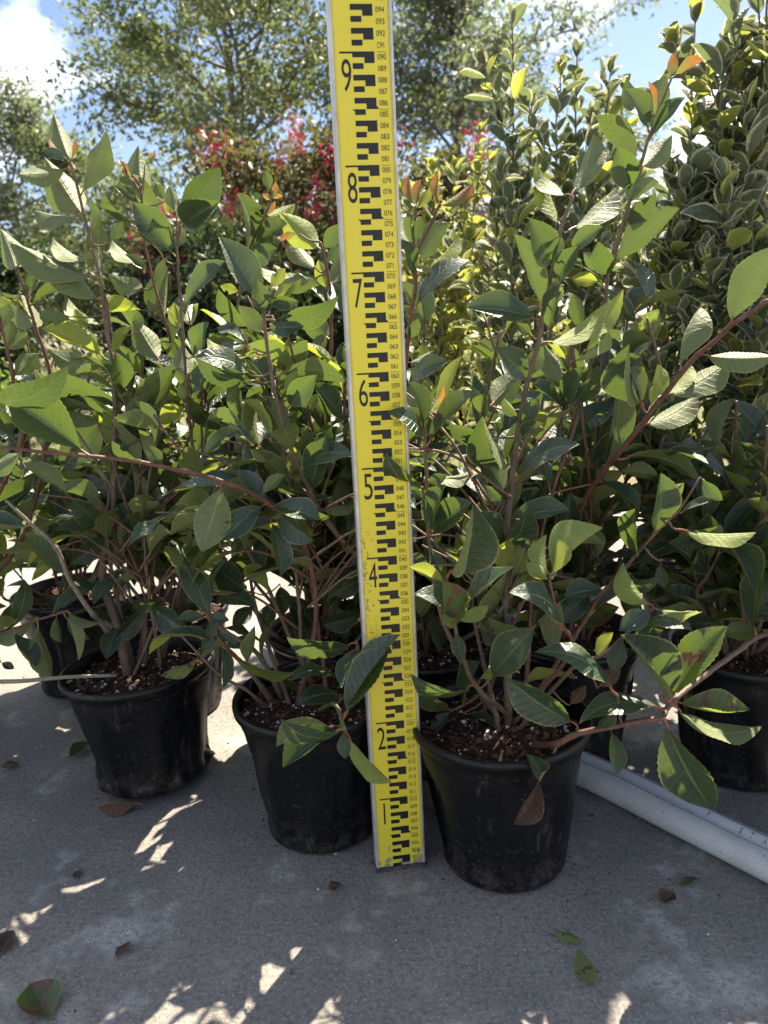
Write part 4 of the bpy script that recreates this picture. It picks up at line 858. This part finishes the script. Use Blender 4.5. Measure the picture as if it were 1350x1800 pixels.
euonymus((.36, 2.35), [(930, 480, 2.3), (980, 460, 2.35), (880, 520, 2.3), (830, 560, 2.3), (1010, 540, 2.25), (1060, 560, 2.3), (760, 560, 2.35)], 'low pale variegated shrub deep behind the other cream-edged shrubs', 'ey', (.042, .062), 9)

# ================================================================== BACKGROUND TREES AND SHRUBS
def foliage_mat(name, c1, c2, tr, fac=.4):
    m, t, out = newmat(name); g = G(t); co = g.obj()
    c = g.mix(g.step(g.noise(2.3, 3, .6, co), .35, .65), c1, c2); c = g.mix(g.math('MULTIPLY', g.step(g.noise(23, 2, .5, co), .4, .7), .5), c, tuple(x*1.6 for x in c2))
    pb = g.bsdf(c, .5, .4); tb = g.n('ShaderNodeBsdfTranslucent'); tb.inputs[0].default_value = rgb(tr)
    ms = g.n('ShaderNodeMixShader'); ms.inputs[0].default_value = fac
    g.l(pb.outputs[0], ms.inputs[1]); g.l(tb.outputs[0], ms.inputs[2]); g.l(ms.outputs[0], out.inputs[0]); return m
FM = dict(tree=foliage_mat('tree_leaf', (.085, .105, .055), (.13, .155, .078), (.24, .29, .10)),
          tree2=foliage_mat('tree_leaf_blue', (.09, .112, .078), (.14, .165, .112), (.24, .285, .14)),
          myrtle=foliage_mat('bronze_leaf', (.035, .042, .022), (.085, .055, .035), (.15, .15, .04)),
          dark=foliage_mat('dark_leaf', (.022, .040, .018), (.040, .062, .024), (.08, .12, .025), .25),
          bright=foliage_mat('bright_needle', (.12, .19, .05), (.18, .25, .06), (.3, .4, .08)))
M['petal'] = foliage_mat('red_petal', (.55, .015, .07), (.66, .03, .12), (.62, .03, .10), .22)
M['bark'] = bark_mat('tree_bark', (.11, .09, .07), (.20, .165, .13))
def leaf_cloud(pts, size, r, jit=.35):
    """one folded diamond per point"""
    n = len(pts); P = np.array(pts)
    d = r.normal(size=(n, 3)); d /= np.linalg.norm(d, axis=1)[:, None]; e = r.normal(size=(n, 3)); e -= d*(e*d).sum(1)[:, None]; e /= np.linalg.norm(e, axis=1)[:, None]
    nn = np.cross(d, e); s = (size*(1+jit*r.uniform(-1, 1, n)))[:, None]
    V = np.stack([P-d*s, P+e*s*.42+nn*s*.12, P+d*s, P-e*s*.42+nn*s*.12], 1).reshape(-1, 3)
    i = np.arange(n)*4; F = np.concatenate([np.stack([i, i+1, i+2], 1), np.stack([i, i+2, i+3], 1)])
    return V, F
def np_mesh(name, V, F, m):
    me = bpy.data.meshes.new(name); me.vertices.add(len(V)); me.vertices.foreach_set('co', V.astype(np.float32).ravel())
    me.loops.add(F.size); me.loops.foreach_set('vertex_index', F.astype(np.int32).ravel()); me.polygons.add(len(F))
    k = F.shape[1]; me.polygons.foreach_set('loop_start', (np.arange(len(F))*k).astype(np.int32)); me.polygons.foreach_set('loop_total', np.full(len(F), k, dtype=np.int32))
    me.materials.append(m); me.update(calc_edges=True); return me
def tree(name, label, cat, base, h, crown_r, crown_z, fm, leaf, nleaf, seed, trunk_r=.16, group=None, stems=1, spread=.55, limbs=13, squash=1.0, clump=.20):
    rnd = random.Random(seed); r = np.random.default_rng(seed)
    root = empty(name, base); root.matrix_world = Matrix.Translation(base); tag(root, label, cat, group); tips = []
    for st in range(stems):
        a0 = rnd.uniform(0, 6.28); lean = .0 if stems == 1 else rnd.uniform(.1, .4)*crown_r
        top = Vector((math.cos(a0)*lean, math.sin(a0)*lean, h*.86)); foot = Vector((math.cos(a0), math.sin(a0), 0))*(0 if stems == 1 else trunk_r*1.6)
        T = smooth_path([foot, foot.lerp(top, .4)+Vector((rnd.uniform(-.1, .1), rnd.uniform(-.1, .1), 0))*crown_r*.5, top], 14)
        v, f = tube_vf(T, [trunk_r*(1-.85*i/13) for i in range(14)], 8); link('trunk', mesh('trunk', v, f, (M['bark'],)), root)
        for l in range(limbs//stems+1):
            i = rnd.randint(2, 12); a = rnd.uniform(0, 6.28); up = rnd.uniform(.1, .9)
            ln = crown_r*rnd.uniform(.6, 1.0)*(1.0 - .25*abs(i-7)/6)
            d = Vector((math.cos(a), math.sin(a), up*squash)).normalized(); E_ = T[i]+d*ln
            Lb = smooth_path([T[i], T[i].lerp(E_, .5)+Vector((rnd.uniform(-.1, .1), rnd.uniform(-.1, .1), .08))*ln, E_], 9)
            v, f = tube_vf(Lb, [trunk_r*.42*(1-.85*k/8)*(1-.04*i) for k in range(9)], 6); link('limb', mesh('limb', v, f, (M['bark'],)), root)
            tv, tf = [], []
            for k in range(2, 9):
                for b in range(3):
                    d2 = (Vector((rnd.gauss(0, 1), rnd.gauss(0, 1), rnd.gauss(.25, .7))).normalized()*.8 + d*.6).normalized()
                    ln2 = ln*rnd.uniform(.22, .48); E2 = Lb[k]+d2*ln2
                    vv, ff = tube_vf([Lb[k], Lb[k].lerp(E2, .5)+Vector((0, 0, ln2*.07)), E2], [trunk_r*.09, trunk_r*.06, trunk_r*.02], 4)
                    o = len(tv); tv += vv; tf += [tuple(o+q for q in p) for p in ff]
                    for s in (.45, .75, 1.0): tips.append(Lb[k].lerp(E2, s))
            lo = link('twigs', mesh('twigs', tv, tf, (M['bark'],)), root); lo['kind'] = 'stuff'
        tips.append(top)
    tips = np.array([t[:] for t in tips]); c = tips[r.integers(0, len(tips), nleaf)]
    P = c + r.normal(size=(nleaf, 3))*(crown_r*clump if crown_r < 1 else clump)*np.array([1, 1, .7])
    P = P[P[:, 2] > .08]
    V, F = leaf_cloud(P, leaf, r); o = link('crown', np_mesh('crown', V, F, fm), root); o['kind'] = 'stuff'
    return root
TG = 'trees behind the nursery'
tree('tree', 'tall airy tree with small leaves, left of the rod against the sky', 'tree', (-2.0, 12.5, -.01), 7.2, 3.3, 4, FM['tree'], .055, 32000, 21, .11, TG, limbs=30, clump=.14)
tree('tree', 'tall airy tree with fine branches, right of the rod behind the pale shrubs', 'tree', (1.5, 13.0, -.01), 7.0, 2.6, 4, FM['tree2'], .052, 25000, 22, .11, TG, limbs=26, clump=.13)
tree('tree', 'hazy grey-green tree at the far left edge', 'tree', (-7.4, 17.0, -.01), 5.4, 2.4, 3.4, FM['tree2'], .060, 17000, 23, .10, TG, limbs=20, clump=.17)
tree('tree', 'lower rounded tree between the far left tree and the tall airy one', 'tree', (-5.3, 16.0, -.01), 5.1, 1.7, 3.0, FM['tree'], .060, 15000, 24, .10, TG, limbs=18, clump=.16)
tree('tree', 'broad low tree far behind on the right, mostly hidden by the variegated shrubs', 'tree', (6.2, 17.0, -.01), 4.4, 3.0, 2.6, FM['tree'], .060, 12000, 25, .15, TG, limbs=13, clump=.20)
# red-flowering shrubs
def blossom(seed):
    r = np.random.default_rng(seed); n = 90
    P = r.normal(size=(n, 3))*np.array([.035, .035, .055]); V, F = leaf_cloud(P, .012, r); return np_mesh('flower_cluster', V, F, M['petal'])
BLO = [blossom(s) for s in (1, 2, 3)]
def myrtle(label, base, h, rr, nleaf, nfl, seed, zlo=.45):
    root = tree('flowering_shrub', label, 'shrub', base, h, rr, h*.6, FM['myrtle'], .030, nleaf, seed, .018, 'red-flowering shrubs in the background', stems=5, limbs=16, clump=.20)
    rnd = random.Random(seed)
    for i in range(nfl):
        a = rnd.uniform(0, 6.28); z = h*rnd.uniform(zlo, .98); q = rr*rnd.uniform(.5, 1.05)*math.sqrt(max(.08, 1-((z/h-.6)/.5)**2))
        o = link('flower_cluster', BLO[i % 3], root); o['kind'] = 'stuff'; o.location = (math.cos(a)*q, -abs(math.sin(a))*q*.9, z); o.rotation_euler = (rnd.uniform(-.5, .5), rnd.uniform(-.5, .5), a); s = rnd.uniform(.6, 1.35); o.scale = (s, s, s)
myrtle('bronze-leaved shrub with red blossoms, just left of the rod', (-.55, 5.2, -.01), 1.92, .62, 12000, 24, 31)
myrtle('shrub with red blossoms, just right of the rod', (.42, 5.4, -.01), 1.85, .50, 8000, 15, 32)
myrtle('lower shrub with dense crimson blossoms above dark hedge, left of centre', (-1.02, 4.8, -.01), 1.42, .36, 7000, 26, 33, .6)
myrtle('shrub with a few pink-red blossoms at the far left edge', (-2.55, 5.2, -.01), 1.25, .45, 4500, 9, 34, .7)
# back row of dark potted shrubs
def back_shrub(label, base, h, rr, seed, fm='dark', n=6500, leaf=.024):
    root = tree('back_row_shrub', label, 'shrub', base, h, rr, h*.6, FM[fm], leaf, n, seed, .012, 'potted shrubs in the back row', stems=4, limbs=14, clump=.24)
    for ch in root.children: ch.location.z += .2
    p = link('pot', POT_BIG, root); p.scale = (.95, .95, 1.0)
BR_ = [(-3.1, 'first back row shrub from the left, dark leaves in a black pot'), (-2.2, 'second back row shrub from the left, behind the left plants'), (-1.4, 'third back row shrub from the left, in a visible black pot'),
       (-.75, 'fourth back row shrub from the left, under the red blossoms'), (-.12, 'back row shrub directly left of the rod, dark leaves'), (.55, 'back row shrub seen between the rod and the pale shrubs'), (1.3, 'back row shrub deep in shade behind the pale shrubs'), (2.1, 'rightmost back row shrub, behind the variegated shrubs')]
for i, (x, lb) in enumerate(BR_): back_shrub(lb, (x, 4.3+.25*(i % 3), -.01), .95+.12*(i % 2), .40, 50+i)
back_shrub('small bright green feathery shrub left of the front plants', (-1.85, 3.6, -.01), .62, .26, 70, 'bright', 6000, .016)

# ================================================================== HOSES
def hose_mat(name, kind):
    m, t, out = newmat(name); g = G(t); uvn = g.n('ShaderNodeUVMap'); sx = g.n('ShaderNodeSeparateXYZ'); g.l(uvn.outputs[0], sx.inputs[0])
    u, v = sx.outputs[0], sx.outputs[1]; co = g.obj()
    def weave(a, b):
        x = g.math('ADD', g.math('MULTIPLY', u, a), g.math('MULTIPLY', v, b)); return g.math('ABSOLUTE', g.math('SUBTRACT', g.math('FRACT', x), .5))
    if kind == 'white':
        w_ = g.math('MAXIMUM', g.step(weave(14, 120), .30, .46), g.step(weave(14, -120), .30, .46))
        c = g.mix(w_, (.56, .56, .55), (.64, .64, .63)); h = w_
    else:
        w_ = g.step(weave(30, 60), .1, .4)
        c = g.mix(w_, (.20, .23, .27), (.42, .46, .50)); h = w_
        band = g.math('MULTIPLY', g.step(u, .168, .172), g.math('SUBTRACT', 1.0, g.step(u, .338, .342))); c = g.mix(band, c, (.66, .66, .68))
        for a, b_, cc in ((.155, .172, (.05, .06, .16)), (.335, .350, (.40, .07, .07)), (.42, .432, (.40, .07, .07))):
            q = g.math('MULTIPLY', g.step(u, a, a+.004), g.math('SUBTRACT', 1.0, g.step(u, b_-.004, b_))); c = g.mix(q, c, cc)
    d = g.step(g.noise(95, 5, .75, co), .62, .68); c = g.mix(g.math('MULTIPLY', d, .85), c, (.10, .085, .06))
    d2 = g.step(g.noise(14, 4, .6, co), .5, .72); c = g.mix(g.math('MULTIPLY', d2, .3), c, (.26, .23, .18))
    g.l(g.bsdf(c, .38, .5, g.bump(h, .35, .0008)).outputs[0], out.inputs[0]); return m
def uv_tube(name, pts, r, n, seg, m):
    Q = smooth_path(pts, n); v, f = tube_vf(Q, r, seg, True); me = mesh(name, v, f, (m,)); c0 = n//2
    kt = max(range(seg), key=lambda k: (Vector(v[c0*seg+k])-Q[c0]).dot(Vector((-.25, -.35, .9)))); sh = (seg//4-kt) % seg
    ul = me.uv_layers.new(name='UVMap'); ln = [0]
    for i in range(1, n): ln.append(ln[-1]+(Q[i]-Q[i-1]).length)
    for p in me.polygons:
        ks = [(me.loops[li].vertex_index % seg + sh) % seg for li in p.loop_indices]; wrap = max(ks)-min(ks) > seg/2
        for li, k in zip(p.loop_indices, ks):
            i = me.loops[li].vertex_index//seg; ul.data[li].uv = ((k+seg)/seg if (wrap and k == 0) else k/seg, ln[i])
    return me, Q, kt
hz1, hz2 = .0168, .0150
def gp(x, y, z): p = atz(x, y, 0); return Vector((p.x, p.y, z))
A_, B_ = gp(1040, 1395, hz1), gp(1350, 1556, hz1); dirh = (B_-A_).normalized(); perp = Vector((-dirh.y, dirh.x, 0))
perp = perp if perp.y > 0 else -perp
off1 = perp*.008
P1_ = [A_+off1-dirh*.20+perp*-.085, A_+off1-dirh*.09+perp*-.014, A_+off1, A_.lerp(B_, .5)+off1, B_+off1, B_+off1+dirh*.35]
me, Q, _k = uv_tube('hose', P1_, hz1, 60, 20, hose_mat('white_braided_hose', 'white'))
h1 = link('garden_hose', me); tag(h1, 'thick white braided hose lying in front of the striped one, right of the pot', 'hose')
off2 = perp*(.008+hz1+hz2+.001); dz = Vector((0, 0, hz2-hz1))
P2_ = [A_+off2+dz-dirh*.20+perp*-.085, A_+off2+dz-dirh*.09+perp*-.014, A_+off2+dz, A_.lerp(B_, .5)+off2+dz, B_+off2+dz, B_+off2+dz+dirh*.35]
me, Q2, kt2 = uv_tube('hose', P2_, hz2, 60, 36, hose_mat('clear_striped_hose', 'clear'))
h2 = link('garden_hose', me); tag(h2, 'clear hose with white printed band, blue and red stripes, behind the white hose', 'hose')
# printing on the white band, wrapped on the hose surface
axis = (P2_[4]-P2_[2]).normalized(); v0, _ = tube_vf(Q2, hz2, 36, True)
i0 = 30; cen = Q2[i0]; ra = (Vector(v0[i0*36+kt2])-cen).normalized()               # middle of the band (u = .25)
rb = axis.cross(ra).normalized()
for ch, (px, py) in zip('PSTA', ((1250, 1428), (1300, 1454), (1327, 1468), (1342, 1476))):
    ghit = at(px, py, .8); s_ = min(range(60), key=lambda i: (proj(Q2[i]+ra*hz2)[0]-px)**2 + (proj(Q2[i]+ra*hz2)[1]-py)**2)
    V, F = GL[ch]; zmin, zmax = V[:, 1].min(), V[:, 1].max(); vv = []
    for p in V:
        along = (p[0]-.3)*.0085; ang = -((p[1]-zmin)/(zmax-zmin)-.5)*.0080/hz2
        vv.append(Q2[s_] + axis*along + (ra*math.cos(ang)+rb*math.sin(ang))*(hz2+.0003))
    link('printed_letter', mesh('letter', vv, [tuple(q) for q in F], (M['ink'],), False), h2)

# ================================================================== LEAVES, TWIG AND CRUMBS ON THE PAD
def fallen(x, y, rot, Lg, wd, mk, sh, label, cat='leaf', up=True, tilt=.0, z=.004, name='fallen_leaf'):
    p = atz(x, y, 0); o = link(name, HERO[mk, sh][0]); 
    Mx = Matrix.Translation((p.x, p.y, z)) @ Matrix.Rotation(rot, 4, 'Z') @ Matrix.Rotation(tilt, 4, 'X') @ (Matrix.Identity(4) if up else Matrix.Rotation(math.pi, 4, 'Y'))
    o.matrix_world = Mx @ Matrix.Diagonal((wd, Lg, Lg, 1)); return tag(o, label, cat, 'fallen leaves on the concrete')
fallen(1042, 1745, .03, .047, .021, 's', 'f', 'speckled green leaf lying on concrete at the lower right, pointing up', up=False, z=.008)
fallen(1028, 1662, 1.05, .034, .014, 's', 'f', 'slimmer speckled green leaf lying just above the other fallen green leaf', up=False, z=.007)
fallen(95, 1800, .75, .060, .042, 's', 'c', 'large brown and green leaf in the bottom left corner', z=.006)
fallen(250, 1424, 1.62, .060, .026, 'b', 'c', 'dark brown rolled leaf in front of the crumpled pot', up=False, z=.010)
fallen(120, 1340, -.35, .050, .028, 'm', 'c', 'dark green leaf curled on the concrete left of the crumpled pot', z=.008)
fallen(0, 1352, -1.5, .030, .022, 'b', 'w', 'dry grey-brown leaf at the left edge of the concrete', z=.004)
fallen(1160, 1590, -1.0, .024, .020, 'b', 'c', 'small crumpled dark leaf on the concrete below the hoses', z=.004)
fallen(1192, 1558, -1.3, .028, .012, 's', 'w', 'small pale torn leaf near the hose end', z=.003)
fallen(575, 1566, -1.2, .018, .016, 'b', 'w', 'tiny brown leaf scrap in front of the middle pot', z=.003)
fallen(200, 1690, -.5, .026, .012, 'b', 'w', 'thin dark leaf scrap on the lower left concrete', z=.003)
fallen(-12, 1690, -.1, .040, .022, 'b', 'c', 'brown leaf cut off by the left edge near the bottom', z=.004)
fallen(135, 1550, .2, .018, .012, 'b', 'w', 'dark leaf crumb on the left concrete among sun patches', z=.003)
# bare twig resting on the rim of the left pot
tw = [at(205, 1187, .985), at(120, 1190, .965), at(40, 1197, .95), at(-40, 1200, .94), at(-140, 1215, .93)]
v, f = tube_vf(smooth_path(tw, 30), [.0024+.0010*i/29 for i in range(30)], 7)
tag(link('bare_twig', mesh('bare_twig', v, f, (M['stem_grey'],))), 'bare grey-brown twig lying across the left pot rim', 'twig')
rc = random.Random(3); v = []; f = []
PB = [PL[k]['loc'] for k in 'ABCDK']
for i in range(1150):
    x = rc.uniform(-1.0, .75); y = rc.uniform(.5, 1.7)
    if i > 560:
        q = PB[i % 5]; a = rc.uniform(0, 6.28); dd = .078+abs(rc.gauss(0, .035)); x, y = q[0]+math.cos(a)*dd, q[1]+math.sin(a)*dd
    s = rc.uniform(.0005, .0016)*(1 if rc.random() < .93 else 2.4); b = len(v); a = rc.uniform(0, 6)
    c_, s_ = math.cos(a)*s, math.sin(a)*s; k = rc.uniform(.5, 1)
    v += [(x+c_, y+s_, 0), (x-s_*k, y+c_*k, 0), (x-c_, y-s_, 0), (x+s_*k, y-c_*k, 0), (x, y, s*.8)]; f += [(b, b+1, b+4), (b+1, b+2, b+4), (b+2, b+3, b+4), (b+3, b, b+4)]
tag(link('grit', mesh('grit', v, f, (M['bark_bit'],), False)), 'dark soil crumbs scattered over the concrete', 'crumbs', kind='stuff')
v = []; f = []
for i in range(60):
    x = rc.uniform(-.9, .7); y = rc.uniform(.55, 1.6); s = rc.uniform(.0008, .0020); b = len(v)
    v += [(x+s, y, .0), (x, y+s*.8, 0), (x-s, y, 0), (x, y-s*.8, 0), (x, y, s)]; f += [(b, b+1, b+4), (b+1, b+2, b+4), (b+2, b+3, b+4), (b+3, b, b+4)]
tag(link('perlite_grains', mesh('perlite_grains', v, f, (M['perlite'],), False)), 'white perlite grains spilled on the concrete', 'crumbs', kind='stuff')
# white sack seen through the stems
def sack():
    bm = bmesh.new(); bmesh.ops.create_uvsphere(bm, u_segments=20, v_segments=12, radius=1)
    for q in bm.verts:
        n = Vector(nvec(q.co*1.7))*.22; q.co = Vector((q.co.x*.13, q.co.y*.10, max(-.8, q.co.z)*.16+.128)) + n*.12
        if q.co.z > .22: q.co.x *= .5; q.co.y *= .5
    me = bpy.data.meshes.new('sack'); bm.to_mesh(me); bm.free(); me.polygons.foreach_set('use_smooth', [True]*len(me.polygons))
    me.materials.append(simple('white_plastic', (.72, .66, .70), .5, .4, .06, 12, .004)); p = at(578, 780, 3.4)
    o = link('plastic_sack', me); o.location = (p.x, 3.4, 0-.012); return tag(o, 'pale plastic sack standing behind the plants, left of the rod', 'sack')
sack()
